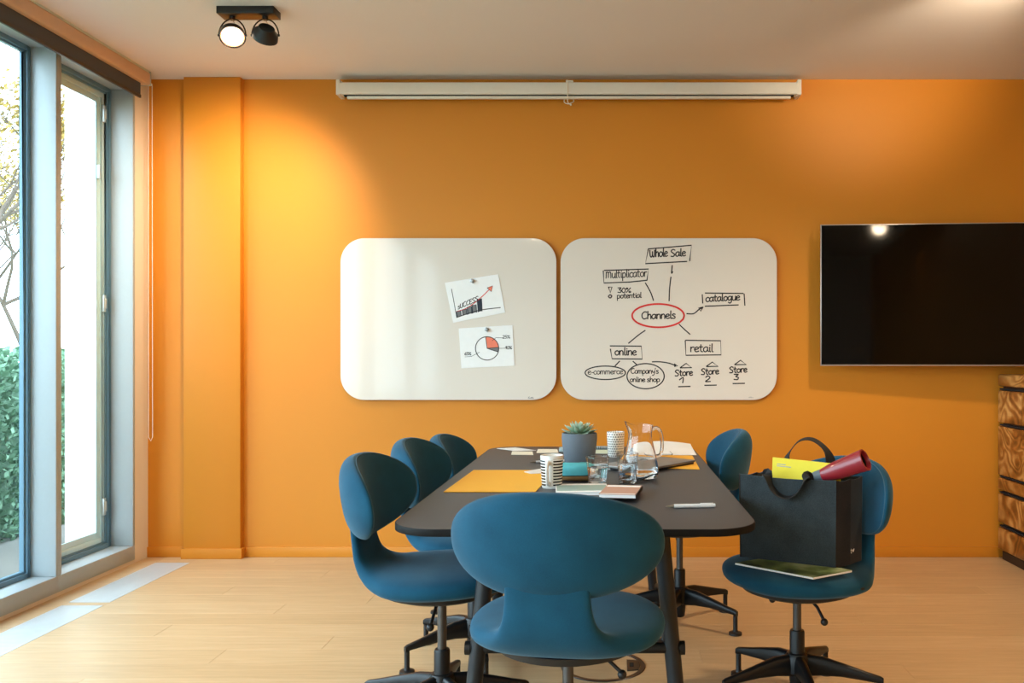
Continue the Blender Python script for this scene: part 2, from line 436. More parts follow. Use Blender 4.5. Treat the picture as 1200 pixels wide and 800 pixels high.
# floor convector grilles
def grille(y0, y1, label):
    g = thing('floor_grille', label, 'grille', (-2.64, (y0+y1)/2, -0.016), 0, 'convector grilles along the window')
    h = (y1-y0)/2-0.004; w = 0.103
    MB().box(-w, w, -h, h, 0, 0.003).build('tray', 'grille_dark', g)
    f = MB().box(-w, w, -h, -h+0.006, 0.003, 0.017).box(-w, w, h-0.006, h, 0.003, 0.017).box(-w, -w+0.006, -h+0.006, h-0.006, 0.003, 0.017).box(w-0.006, w, -h+0.006, h-0.006, 0.003, 0.017)
    f.build('rim', 'grille', g)
    s = MB(); n = int((2*h-0.012)/0.014)
    for i in range(n):
        y = -h+0.008+i*0.014
        s.box(-w+0.006, w-0.006, y, y+0.008, 0.006, 0.0165)
    so = s.build('slats', 'grille', g, smooth=0); so['kind'] = 'stuff'
grille(4.30, 5.12, 'brushed metal floor grille in the corner by the orange wall')
grille(3.05, 4.25, 'brushed metal floor grille beside the near window, cut by the frame')
struct(MB().box(-2.745, -2.536, 4.2505, 4.2995, -0.016, 0.0).build('trim_2', 'oak'))

# roller blind
bl = thing('roller_blind', 'dark roller blind almost fully raised at the top of the window', 'blind', (-2.80, 3.6, ZC))
YA, YE = -2.0, 1.51
MB().prism(rrect(-0.068, 0.03, -0.088, -0.012, 0.012, 4), YA, YE, 'y').build('cassette', 'blindcase', bl)
MB().box(-0.06, 0.024, YA, YE, -0.0118, -0.0005).build('mounting_rail', 'rail', bl)
MB().box(-0.004, 0.0, YA+0.02, YE-0.05, -0.158, -0.0885).build('blind_fabric', 'blind', bl)
MB().box(-0.009, 0.005, YA+0.02, YE-0.05, -0.178, -0.158).build('hem_bar', 'hem', bl, bevel=0.002)
MB().box(-0.07, 0.032, YE+0.0003, YE+0.008, -0.09, -0.005).build('end_cap', 'frame', bl, bevel=0.001)
ch = MB()
loop = [(-0.02, YE+0.075, -0.06), (-0.02, YE+0.075, -2.2), (-0.012, YE+0.085, -2.225), (-0.004, YE+0.09, -2.2), (-0.004, YE+0.085, -0.06)]
ch.tube(loop, 0.0022, 6); ch.tube([(-0.03, YE+0.008, -0.05), (-0.012, YE+0.09, -0.055)], 0.008, 8)
ch.build('bead_chain', 'cord', bl)

# projection screen
def projection_screen():
    Y = 5.17
    a = W(396, 96, Y); b = W(937, 110, Y)
    o = thing('projection_screen', 'white retracted pull-down projection screen under the ceiling', 'projection screen', ((a.x+b.x)/2, 5.2, b.z))
    hw = (b.x-a.x)/2; hh = a.z-b.z
    MB().prism(rrect(-0.03, 0.04, 0, hh, 0.008, 3), -hw, hw, 'x').build('case', 'screenw', o)
    MB().box(-hw+0.03, hw-0.03, -0.012, 0.008, -0.008, -0.0002).build('fabric_slot', 'gap', o)
    MB().box(-hw+0.05, hw-0.05, -0.016, 0.004, -0.024, -0.008).build('bottom_bar', 'screenw', o, bevel=0.003)
    for s in (-1, 1):
        MB().box(s*hw-0.012, s*hw+0.012, -0.032, 0.0695, -0.004, hh+0.016).build('end_bracket', 'screenw', o, bevel=0.003)
    cx = W(665, 100, Y).x-o.location.x
    c = MB(); c.tube(spline([(cx-0.002, -0.034, hh+0.012), (cx, -0.036, hh*0.5), (cx+0.001, -0.036, -0.02), (cx+0.003, -0.022, -0.05), (cx+0.02, -0.02, -0.062)], 5), 0.0028, 6)
    c.tube(spline([(cx-0.02, -0.0, -0.024), (cx-0.02, -0.008, -0.044), (cx+0.004, -0.016, -0.056), (cx+0.036, -0.012, -0.042), (cx+0.034, 0, -0.024)], 5), 0.0028, 6)
    c.sphere((cx+0.02, -0.02, -0.063), 0.006)
    c.build('pull_cord', 'cord', o)
    MB().box(cx-0.01, cx+0.035, -0.03, 0.0, hh, hh+0.012).build('cord_hook', 'screenw', o, bevel=0.003)
projection_screen()

# ------------------------------------------------------------------ handwriting
G = {  # width, strokes (x-height 1)
 'a': (.95, ['.8,.9 .45,1 .1,.7 .1,.2 .4,0 .7,.3 .8,.95', '.8,.95 .78,.3 .98,.05']),
 'c': (.8, ['.75,.85 .45,1 .1,.7 .1,.25 .4,0 .78,.15']),
 'e': (.85, ['.1,.5 .5,.55 .75,.75 .5,1 .15,.8 .08,.35 .35,0 .8,.15']),
 'g': (.9, ['.8,.9 .45,1 .1,.7 .15,.2 .45,.1 .8,.5', '.8,.95 .8,-.2 .5,-.6 .15,-.4']),
 'h': (.9, ['.15,1.7 .12,0', '.13,.6 .4,1 .7,.85 .75,0']),
 'i': (.4, ['.2,1 .2,.15 .35,0', '.2,1.35 .25,1.42']),
 'l': (.4, ['.2,1.7 .17,.2 .38,0']),
 'm': (1.3, ['.1,1 .1,0', '.1,.7 .35,1 .6,.8 .6,0', '.6,.7 .85,1 1.1,.8 1.15,0']),
 'n': (.9, ['.1,1 .1,0', '.1,.65 .4,1 .72,.8 .75,0']),
 'o': (.9, ['.5,1 .12,.75 .12,.25 .45,0 .8,.3 .78,.8 .45,1']),
 'p': (.9, ['.12,1 .12,-.7', '.12,.8 .5,1 .8,.7 .7,.15 .35,0 .12,.2']),
 'r': (.7, ['.12,1 .12,0', '.12,.6 .35,.95 .68,.95']),
 's': (.75, ['.68,.9 .35,1 .12,.75 .6,.4 .6,.1 .3,0 .05,.12']),
 't': (.7, ['.3,1.5 .28,.25 .6,0', '0,1 .62,1.02']),
 'u': (.9, ['.1,1 .12,.25 .4,0 .72,.3 .78,1', '.78,1 .78,.1 .9,0']),
 'y': (.85, ['.1,1 .2,.45 .5,.35 .75,.7', '.8,1 .7,0 .4,-.6 .1,-.5']),
 'M': (1.4, ['.08,0 .12,1.3', '.12,1.1 .4,1.3 .62,1 .62,.1', '.62,1 .9,1.3 1.15,1.05 1.2,0']),
 'C': (1.1, ['1,1.5 .6,1.6 .12,1.1 .12,.4 .5,0 1.05,.2']),
 'S': (1., ['.9,1.4 .5,1.6 .1,1.25 .4,.85 .8,.5 .6,.05 .05,.1']),
 'W': (1.4, ['.05,1.4 .15,.3 .4,0 .65,.35 .7,1.1', '.7,.5 .85,.05 1.15,.2 1.25,1.4']),
 'E': (.8, ['.7,1.5 .1,1.5 .1,0 .75,0', '.1,.8 .6,.8']), 'U': (.9, ['.1,1.5 .12,.3 .45,0 .8,.3 .82,1.5']),
 '0': (.8, ['.4,1.4 .08,.9 .12,.25 .4,0 .7,.4 .68,1.1 .4,1.4']),
 '1': (.6, ['.05,.8 .45,1.4 .4,0']),
 '2': (.85, ['.08,1.1 .4,1.45 .72,1.1 .5,.6 .05,0 .8,.02']),
 '3': (.85, ['.1,1.4 .75,1.4 .35,.85 .75,.6 .6,.05 .08,.1']),
 '4': (.8, ['.5,1.4 .05,.4 .75,.45', '.55,.8 .52,0']),
 '5': (.8, ['.7,1.4 .2,1.4 .12,.8 .6,.8 .65,.2 .1,0']),
 '6': (.8, ['.6,1.4 .15,.7 .2,.1 .6,.05 .65,.5 .15,.55']),
 '%': (1.1, ['.95,1.4 .1,0', '.25,1.4 .08,1.15 .3,1 .42,1.25 .25,1.4', '.8,.45 .62,.2 .85,0 1,.25 .8,.45']),
 '-': (.6, ['.1,.5 .5,.52']), "'": (.3, ['.15,1.7 .1,1.35']), ' ': (.6, []),
}
def ribbon(mb, pts, w, Y):
    n = len(pts); v = []
    for j in range(n):
        t = pts[min(j+1, n-1)]-pts[max(j-1, 0)]
        if t.length < 1e-9: t = Vector((1, 0))
        t.normalize(); p = Vector((-t.y, t.x))*w/2
        e = t*(w*0.3)*(-1 if j == 0 else (1 if j == n-1 else 0))
        v += [(pts[j].x+p.x+e.x, Y, pts[j].y+p.y+e.y), (pts[j].x-p.x+e.x, Y, pts[j].y-p.y+e.y)]
    mb.add(v, [(2*j, 2*j+1, 2*j+3, 2*j+2) for j in range(n-1)])

class Sheet:          # draws on a vertical plane; pts are photo pixels, converted at depth Y, relative to origin o
    def __init__(s, parent, Y, org, w=0.0075, toworld=None):
        s.p = parent; s.Y = Y; s.o = org; s.w = w; s.tw = toworld
    def q(s, p):
        v = W(p[0], p[1], s.Y); return Vector((v.x-s.o.x, v.z-s.o.z))
    @property
    def yy(s): return s.Y-s.o.y
    def line(s, pts, name='drawn_line', mat='ink', w=None, smooth=True, closed=False):
        P = [s.q(p) for p in pts]
        if len(P) > 2 and smooth: P = spline(P, 6, closed)
        if closed: P.append(P[0].copy())
        mb = MB(); ribbon(mb, P, w or s.w, s.yy); return mb.build(name, mat, s.p, smooth=0)
    def lines(s, polys, name, mat='ink', w=None):
        mb = MB()
        for pts in polys: ribbon(mb, [s.q(p) for p in pts], w or s.w, s.yy)
        return mb.build(name, mat, s.p, smooth=0)
    def fill(s, pts, name, mat, dy=0.0003):
        P = [s.q(p) for p in pts]
        return MB().add([(p.x, s.yy+dy, p.y) for p in P], [tuple(range(len(P)))]).build(name, mat, s.p, smooth=0)
    def text(s, t, x0, x1, yb, xh, rise=0.0, mat='ink', w=None):     # baseline yb, x-height px
        tot = sum(G[c][0] for c in t); k = (x1-x0)/tot; x = x0; mb = MB()
        for c in t:
            wd_, st = G[c]
            for q in st:
                pts = [tuple(float(v) for v in a.split(',')) for a in q.split()]
                P = [s.q((x+a*k, yb-b*xh+rise*(x+a*k-x0)/(x1-x0))) for a, b in pts]
                if len(P) > 2: P = spline(P, 5)
                ribbon(mb, P, w or s.w, s.yy)
            x += wd_*k
        return mb.build('handwritten_word', mat, s.p, smooth=0)

YW = 5.24      # front plane of the boards
def whiteboard(x0, x1, y0, y1, label):
    a = W(x0, y1, YW); b = W(x1, y0, YW)
    o = thing('whiteboard', label, 'whiteboard', ((a.x+b.x)/2, YB, a.z))
    hw = (b.x-a.x)/2; hh = b.z-a.z
    MB().prism(rrect(-hw, hw, 0, hh, 0.147, 14), YW-YB, YW-YB+0.012, 'y').build('writing_surface', 'board', o, smooth=25, bevel=0.0015, seg=1)
    MB().prism(rrect(-hw+0.02, hw-0.02, 0.02, hh-0.02, 0.13, 10), YW-YB+0.0122, -0.0002, 'y').build('wall_mount', 'blkp', o, smooth=25)
    return o
def Z6(x, y): return (650+x/3.81, 270+y/3.81)      # coordinates read in a 3.81x crop of the right board
def Z5(x, y): return (390+x/3.81, 270+y/3.81)      # and of the left board
wbL = whiteboard(399, 652, 279, 468.5, 'blank rounded whiteboard with two pinned chart sheets')
wbR = whiteboard(657, 910.5, 279, 468.5, 'rounded whiteboard with a handwritten channels diagram')
S = Sheet(wbR, YW-0.0006, wbR.location, 0.0072)
def ln(*p, **k): return S.line([Z6(*a) for a in p], **k)
def bxs(*polys, name='drawn_box'): return S.lines([[Z6(*a) for a in q] for q in polys], name)
def wr(t, x0, x1, yb, xh, rise=0, **k):
    a = Z6(x0, yb); b = Z6(x1, yb); return S.text(t, a[0], b[0], a[1], xh/3.81, rise/3.81, **k)
bxs([(418, 84), (405, 148), (590, 138)], [(418, 82), (611, 66), (603, 135)])
wr('Whole', 424, 505, 119, 22, -4); wr('Sale', 518, 586, 117, 20, -4)
bxs([(217, 180), (220, 234), (335, 230), (412, 222)], [(222, 178), (419, 172), (412, 222)])
wr('Multiplicator', 228, 412, 213, 21, -8, w=0.006)
bxs([(240, 253), (256, 252), (248, 278), (241, 254)], name='drawn_mark'); ln((248, 287), (240, 294), (248, 301), (255, 293), closed=True)
wr('30%', 280, 342, 277, 15, 0, w=0.006); wr('potential', 278, 388, 303, 14, -4, w=0.0055)
bxs([(659, 286), (661, 324)], [(672, 279), (842, 281)], [(846, 283), (849, 334)], [(672, 338), (820, 332)])
wr('catalogue', 674, 828, 318, 19, -8)
ln((525, 156), (522, 190), (527, 184)); ln((519, 208), (513, 260), (511, 314)); ln((405, 234), (428, 275), (441, 312))
ln((590, 371), (620, 371), (645, 352), (660, 344)); bxs([(660, 342), (643, 346), (652, 360), (662, 342)], name='drawn_arrowhead')
ell = [(462+116*cos(2*pi*i/40)*(1+.006*sin(3*i)), 380-52*sin(2*pi*i/40)) for i in range(40)]
S.line([Z6(*p) for p in ell], 'drawn_ellipse', 'red', 0.011, closed=True)
wr('Channels', 388, 540, 395, 20, -3)
ln((404, 446), (375, 466), (330, 503)); ln((556, 419), (578, 440), (604, 463))
bxs([(249, 529), (256, 572), (391, 574), (387, 516), (248, 515)]); wr('online', 268, 366, 556, 20, 0)
bxs([(585, 490), (741, 492), (743, 555), (586, 557), (583, 492)]); wr('retail', 605, 708, 541, 21, 0)
ln((290, 583), (270, 604)); ln((350, 584), (368, 600))
S.line([Z6(226+90*cos(2*pi*i/30), 635-30*sin(2*pi*i/30)) for i in range(30)], 'drawn_ellipse', closed=True)
wr('e-commerce', 148, 305, 642, 15, -2, w=0.0045)
S.line([Z6(406+83*cos(2*pi*i/30), 650-56*sin(2*pi*i/30)) for i in range(30)], 'drawn_ellipse', closed=True)
wr("Company's", 340, 464, 638, 14, 0, w=0.0052); wr('online', 336, 404, 675, 13, 0, w=0.0052); wr('shop', 412, 470, 675, 13, 0, w=0.0052)
ln((436, 586), (470, 586), (510, 592), (540, 603)); bxs([(535, 596), (549, 605), (535, 607), (536, 597)], name='drawn_arrowhead')
for i, (x, y) in enumerate(((585, 604), (702, 598), (828, 590))):
    bxs([(x-24, y+8), (x+2, y-11), (x+28, y+8), (x-24, y+9)], name='drawn_roof')
    wr('Store', x-48, x+32, y+46, 17, -4)
    wr('123'[i], x-30, x-5, y+76, 17, 0)
    bxs([(x-32, y+93), (x+20, y+92)], name='drawn_underline')
S.lines([[Z6(865, 746), Z6(888, 746)], [Z6(868, 743), Z6(880, 743)]], 'maker_mark', 'lgrey', 0.003)
SL = Sheet(wbL, YW-0.0006, wbL.location, 0.0072)
SL.lines([[Z5(872, 748), Z5(897, 748)], [Z5(873, 745), Z5(878, 742)], [Z5(884, 745), Z5(894, 744)]], 'maker_mark', 'greyp', 0.003)

# pinned sheets on the left board
def chart_sheet(corners, label):
    P = [W(*p, YW-0.003) for p in corners]; c = sum(P, Vector())/4
    o = thing('chart_sheet', label, 'paper', (c.x, c.y, min(p.z for p in P)), 0, 'sheets pinned on the left whiteboard')
    q = [(p.x-o.location.x, p.z-o.location.z) for p in P]
    MB().prism(q, 0, 0.0012, 'y').build('sheet', 'paper', o, smooth=0)
    return o, Sheet(o, YW-0.0036, o.location, 0.005)
o1, s1 = chart_sheet([Z5(500, 233), Z5(738, 195), Z5(770, 366), Z5(537, 412)], 'tilted white sheet with a rising success bar chart')
s1.line([Z5(530, 261), Z5(541, 320), Z5(553, 388)], 'chart_axis', w=0.004); s1.line([Z5(553, 388), Z5(650, 357), Z5(748, 344)], 'chart_axis', w=0.005)
for i, (x, yt) in enumerate(((556, 362), (582, 354), (604, 342), (625, 334), (649, 307))):
    yb = 385-(x-556)*0.235; w = 17
    s1.fill([Z5(x, yb), Z5(x+w, yb-4), Z5(x+w-2, yt-3), Z5(x-4, yt)], 'bar', 'navy' if i == 4 else 'greyp')
    s1.lines([[Z5(x, yb), Z5(x-4, yt), Z5(x+w-2, yt-3), Z5(x+w, yb-4)]], 'bar_outline', 'navy', 0.006)
s1.text('sUCCESS', Z5(558, 0)[0], Z5(650, 0)[0], Z5(0, 352)[1], 13/3.81, -40/3.81, w=0.0045)
s1.line([Z5(552, 362), Z5(600, 345), Z5(655, 305), Z5(700, 262)], 'trend_line', 'red', 0.005)
s1.fill([Z5(690, 256), Z5(714, 247), Z5(708, 273)], 'arrowhead', 'salmon'); s1.lines([[Z5(690, 256), Z5(714, 247), Z5(708, 273), Z5(690, 256)]], 'arrow_outline', 'navy', 0.004)
o2, s2 = chart_sheet([Z5(562, 437), Z5(802, 422), Z5(812, 603), Z5(574, 615)], 'white sheet with a hand-drawn pie chart')
pc = (689, 526); pr = 52
def arc(a0, a1, n=16): return [Z5(pc[0]+pr*cos(R(a0+(a1-a0)*i/n)), pc[1]-pr*sin(R(a0+(a1-a0)*i/n))) for i in range(n+1)]
s2.fill([Z5(*pc)]+arc(5, 97), 'pie_slice', 'salmon'); s2.fill([Z5(*pc)]+arc(-18, 5), 'pie_slice', 'greyp')
s2.line(arc(0, 348, 30), 'pie_outline', w=0.005, closed=True)
s2.lines([[Z5(*pc), arc(97, 98, 1)[0]], [Z5(*pc), arc(5, 6, 1)[0]], [Z5(*pc), arc(-18, -17, 1)[0]]], 'pie_divider', w=0.004)
for q in ([Z5(712, 492), Z5(728, 478), Z5(760, 479)], [Z5(742, 526), Z5(775, 525)], [Z5(655, 543), Z5(618, 562), Z5(590, 564)]): s2.lines([q], 'pointer_line', w=0.0025)
for t, x0, x1, yb in (('25%', 758, 792, 481), ('10%', 770, 800, 529), ('65%', 588, 618, 556)):
    s2.text(t, Z5(x0, 0)[0], Z5(x1, 0)[0], Z5(0, yb)[1], 9/3.81, w=0.0035)
for (x, y, l) in ((624, 226, 'small steel cube magnet holding the bar chart sheet'), (688, 442, 'small steel cube magnet holding the pie chart sheet')):
    p = W(*Z5(x, y), YW-0.0037)
    mo = MB().box(-0.011, 0.011, -0.014, 0, -0.011, 0.011).build('cube_magnet', 'magnet', None, p, bevel=0.0025)
    mo.rotation_euler = (0, R(28), 0); tag(mo, l, 'magnet', 'cube magnets on the left whiteboard')

# ------------------------------------------------------------------ television
a = W(961.5, 263, 5.12); b = W(961.5, 428.5, 5.12); tvw = 1.47; tvh = a.z-b.z
tv = thing('television', 'large black flat television with thin silver rim on the orange wall', 'television', (a.x, 5.12, b.z), R(-4.5))
MB().box(0, tvw, 0, 0.012, 0, tvh).build('rim', 'tvf', tv, bevel=0.002)
MB().box(0.006, tvw-0.006, -0.002, 0.006, 0.008, tvh-0.006).build('screen', 'tv', tv, bevel=0.0008, seg=1)
MB().box(0.06, tvw-0.06, 0.0122, 0.045, 0.06, tvh-0.06).build('back_housing', 'blkp', tv, bevel=0.01)
MB().box(tvw/2-0.2, tvw/2+0.2, 0.0452, 0.155, tvh/2-0.12, tvh/2+0.12).build('wall_bracket', 'blkp', tv)

# ------------------------------------------------------------------ burl wood chest on the right
def chest():
    X0 = 2.362; y0, y1 = 3.75, 5.235
    o = thing('chest_of_drawers', 'burl wood chest of drawers with dark gaps at the right edge', 'cabinet', (2.65, (y0+y1)/2, 0))
    x = X0-2.65; h = (y1-y0)/2
    MB().box(x+0.03, 0.28, -h+0.01, h-0.01, 0.05, 1.10).build('body', 'burl_dark', o)
    MB().box(x+0.02, 0.27, -h+0.02, h-0.02, 0, 0.0498).build('plinth', 'burl_dark', o)
    MB().box(x-0.002, 0.285, -h, h, 1.055, 1.128).build('top_slab', 'burl', o, bevel=0.012)
    n = 2
    for (z0, z1, cut) in ((0.835, 1.03, 1), (0.515, 0.812, 0), (0.425, 0.498, 0), (0.225, 0.40, 0), (0.06, 0.195, 0)):
        segs = [(-h, h-0.30), (h-0.294, h)] if cut else [(-h, h)]
        for s0, s1 in segs:
            d = MB().box(x, x+0.0295, s0, s1, z0, z1).build('drawer_front', 'burl', o, bevel=0.008)
        MB().box(x+0.012, x+0.0296, -h, h, z1+0.003, z1+0.012).build('shadow_strip', 'gap', o)
chest()

# ------------------------------------------------------------------ meeting table
tx0, tx1, ty0, ty1 = -0.668, 0.438, 2.485, 4.72
tcx, tcy = (tx0+tx1)/2, (ty0+ty1)/2
tb = thing('meeting_table', 'long dark grey meeting table with rounded corners and splayed tube legs', 'table', (tcx, tcy, 0))
hw, hl = (tx1-tx0)/2, (ty1-ty0)/2
MB().prism(rrect(-hw, hw, -hl, hl, 0.15, 10), 0.718, 0.7398).build('edge_board', 'topedge', tb, smooth=25, bevel=0.002)
MB().prism(rrect(-hw+0.003, hw-0.003, -hl+0.003, hl-0.003, 0.147, 10), 0.7385, 0.7403).build('tabletop', 'top', tb, smooth=25)
for yy in (2.62-tcy, 4.50-tcy):
    sy = -1 if yy < 0 else 1
    for s in (-1, 1):
        l = MB().tube([(s*0.262, yy, 0.7178), (s*0.330, yy+sy*0.03, 0.0)], [0.026, 0.024], 20).build('leg', 'leg', tb, smooth=50)
    st = MB().tube([(-0.318, yy+sy*0.015, 0.355), (0.318, yy+sy*0.015, 0.355)], 0.017, 14).build('stretcher', 'blk', tb)
    for s in (-1, 1): MB().tube([(s*0.3185, yy+sy*0.015, 0.355), (s*0.335, yy+sy*0.015, 0.355)], 0.021, 14).build('cap', 'blk', st)
    MB().box(-0.32, 0.32, yy-0.03, yy+0.03, 0.70, 0.7179).build('mounting_plate', 'blk', tb)
for s in (-1, 1): MB().box(s*0.2-0.02, s*0.2+0.02, 2.70-tcy, 4.42-tcy, 0.69, 0.7178).build('beam', 'blk', tb)

# ------------------------------------------------------------------ chairs
def superpt(a, w, h, e):
    c, s = cos(a), sin(a)
    return (w*math.copysign(abs(c)**(2/e), c), h*math.copysign(abs(s)**(2/e), s))

def seat_mesh():
    # side profile path (y,z): seat front -> back -> up the stem, swept with a rounded section
    path = [(0.262, 0.502), (0.245, 0.506), (0.20, 0.510), (0.12, 0.510), (0.03, 0.507), (-0.06, 0.504), (-0.13, 0.505),
            (-0.185, 0.514), (-0.225, 0.538), (-0.25, 0.572), (-0.262, 0.615), (-0.270, 0.665), (-0.277, 0.72), (-0.283, 0.765)]
    wid = [0.0, 0.10, 0.185, 0.245, 0.268, 0.262, 0.236, 0.190, 0.150, 0.124, 0.112, 0.108, 0.105, 0.09]
    thk = [0.0, 0.024, 0.040, 0.046, 0.047, 0.047, 0.045, 0.040, 0.033, 0.026, 0.022, 0.020, 0.018, 0.01]
    P = spline([Vector((a, b, 0)) for a, b in path], 4); w2 = spline([Vector((a, b, 0)) for a, b in zip(wid, thk)], 4)
    n = 40; v = []; f = []; m = len(P)
    for j in range(m):
        t = P[min(j+1, m-1)]-P[max(j-1, 0)]; t.normalize(); nrm = Vector((t.y, -t.x, 0))
        if nrm.y < 0 and j < m*0.5: nrm = -nrm
        w = max(w2[j].x, 0.002); th = max(w2[j].y, 0.002)
        for i in range(n):
            a = 2*pi*i/n; x, k = superpt(a, w, th, 2.7)
            sag = 0.012*(1-(x/w)**2)*(w/0.27)                      # slight hollow across the seat
            q = P[j]+nrm*(k - (sag if k > 0 else 0)*0.6)
            v.append((x, q.x, q.y))
    for j in range(m-1):
        for i in range(n): f.append((j*n+i, j*n+(i+1) % n, (j+1)*n+(i+1) % n, (j+1)*n+i))
    f.append(tuple(range(n-1, -1, -1))); f.append(tuple((m-1)*n+i for i in range(n)))
    return MB().add(v, f).mesh('seat', 'fab', 70)
BC = (-0.268, 0.775)
def backpt(x, z, y):        # wrap around the sitter and lean back
    yy = y+1.38*x*x + 0.10*z*z
    return (x, BC[0]+yy-0.16*z, BC[1]+z)
def outline(a, rho=1.0):
    x, z = superpt(a, 0.282, 0.138, 2.35)
    if z > 0: x *= 1-0.10*(z/0.137)**2
    return x*rho, z*rho
def back_mesh():
    n, m = 64, 12; v = []; f = []
    rings = []
    for side in (1, -1):
        for j in range(m+1):
            s = sin(pi/2*j/m) if True else j/m
            rho = s if side > 0 else None
            rings.append((side, s))
    seq = [(1, sin(pi/2*j/m)) for j in range(m+1)]+[(-1, sin(pi/2*j/m)) for j in range(m-1, -1, -1)]
    for side, rho in seq:
        th = (0.032 if side > 0 else 0.060)*sqrt(max(0, 1-rho**3.2))
        for i in range(n):
            a = 2*pi*i/n; x, z = outline(a, max(rho, 0.004))
            v.append(backpt(x, z, side*th))
    L = len(seq)
    for j in range(L-1):
        for i in range(n): f.append((j*n+i, j*n+(i+1) % n, (j+1)*n+(i+1) % n, (j+1)*n+i))
    f.append(tuple(range(n-1, -1, -1))); f.append(tuple((L-1)*n+i for i in range(n)))
    return MB().add(v, f).mesh('backrest', 'fab', 80)
def seam_mesh():
    pts = []
    for i in range(72):
        a = 2*pi*i/72; rho = 0.965; x, z = outline(a, rho)
        pts.append(backpt(x, z, 0.032*sqrt(1-rho**3.2)+0.0004))
    return MB().tube(pts, 0.0017, 6, closed=True).mesh('seam', 'seam', 60)
def arm_mesh():      # along +x from the hub
    sec = [(0.030, 0.126, 0.020, 0.040), (0.09, 0.128, 0.018, 0.034), (0.16, 0.120, 0.015, 0.024), (0.24, 0.106, 0.012, 0.016), (0.290, 0.098, 0.011, 0.012), (0.300, 0.092, 0.010, 0.012)]
    v = []; f = []; n = 12
    for x, z, wy, wz in sec:
        for i in range(n):
            a = 2*pi*i/n; y, k = superpt(a, wy, wz, 3.2); v.append((x, y, z+k))
    for j in range(len(sec)-1):
        for i in range(n): f.append((j*n+i, j*n+(i+1) % n, (j+1)*n+(i+1) % n, (j+1)*n+i))
    f.append(tuple(range(n-1, -1, -1))); f.append(tuple((len(sec)-1)*n+i for i in range(n)))
    return MB().add(v, f).mesh('base_arm', 'blk', 50)
CH = dict(seat=seat_mesh(), back=back_mesh(), seam=seam_mesh(), arm=arm_mesh(),
    pan=MB().lathe([(0.02, 0.430), (0.09, 0.432), (0.16, 0.440), (0.20, 0.455), (0.205, 0.475)], 40).mesh('seat_pan', 'blkp', 50),
    column=MB().lathe([(0.0155, 0.0), (0.0155, 0.275)], 20).mesh('gas_column', 'gas', 40),
    collar=MB().lathe([(0.027, 0.09), (0.027, 0.243), (0.024, 0.25), (0.016, 0.25)], 24).mesh('collar', 'blk', 40),
    hub=MB().lathe([(0.02, 0.03), (0.024, 0.035), (0.03, 0.09), (0.042, 0.10), (0.044, 0.155), (0.036, 0.168), (0.0275, 0.17)], 28).mesh('base_hub', 'blk', 40),
    foot=MB().lathe([(0.0105, 0.085), (0.0105, 0.022), (0.013, 0.014), (0.029, 0.010), (0.030, 0.0)], 20, (0.291, 0, 0)).mesh('glide_foot', 'blkp', 40),
    lever=MB().tube([(0.05, 0.0, 0.44), (0.11, 0.0, 0.41), (0.15, -0.005, 0.376)], 0.0055, 8).mesh('lever', 'blkp', 50),
    knob=MB().sphere((0.152, -0.005, 0.371), 0.013).mesh('lever_knob', 'blkp', 60),
    tab=MB().box(-0.262, -0.255, -0.075, -0.058, 0.500, 0.508).mesh('fabric_tag', 'blkp', 0))
def chair(x, y, rz, label, dz=0.0, base=0.0, lever=1):
    o = thing('swivel_chair', label, 'chair', (x, y, 0), R(rz), 'blue swivel chairs around the meeting table')
    se = link('seat', CH['seat'], o, (0, 0, dz)); link('fabric_tag', CH['tab'], se)
    bk = link('backrest', CH['back'], o, (0, 0, dz)); link('seam', CH['seam'], bk)
    link('seat_pan', CH['pan'], o, (0, 0, dz))
    link('gas_column', CH['column'], o, (0, 0, 0.15+dz)); link('collar', CH['collar'], o); hb = link('base_hub', CH['hub'], o)
    for i in range(5):
        a = R(base-rz+72*i)
        am = link('base_arm', CH['arm'], o, (0, 0, 0), (0, 0, a)); link('glide_foot', CH['foot'], am)
    for s in ((0, 180) if lever == 2 else (0,)):
        lv = link('lever', CH['lever'], o, (0, 0, dz), (0, 0, R(s))); link('lever_knob', CH['knob'], lv)
    return o
chair(-0.124, 2.37, -8, 'blue swivel chair in the foreground with its back to the camera', 0.0, 18)
chair(-0.58, 2.90, -91, 'blue swivel chair on the window side, nearest the camera', 0.0, 234)
chair(-0.572, 3.52, -92, 'blue swivel chair on the window side, middle of the row of three', -0.01, 216)
chair(-0.565, 4.18, -92, 'blue swivel chair on the window side, nearest the orange wall', -0.055, 190)
chair(0.312, 3.98, 90, 'blue swivel chair pushed in behind the felt bag, right of the table', -0.012, -36)
chair(0.67, 3.10, 117, 'blue swivel chair turned away from the table, carrying the felt bag', -0.05, 200, 2)

# ------------------------------------------------------------------ floor box under the table
fb = T(707, 780, 0)
fo = thing('floor_outlet', 'round floor outlet with metal ring set in the oak floor', 'floor outlet', (fb.x, fb.y, 0))
MB().lathe([(0.150, 0.0005), (0.150, 0.003), (0.167, 0.0035), (0.170, 0.0005)], 56, closed=True).build('ring', 'gas', fo)
MB().prism([(0.095, -0.06), (0.14, -0.05), (0.148, 0), (0.14, 0.05), (0.095, 0.06)], 0.0005, 0.005).build('cable_flap', 'gas', fo)
MB().box(0.105, 0.122, -0.02, 0.02, 0.005, 0.0062).build('cable_slot', 'gap', fo)

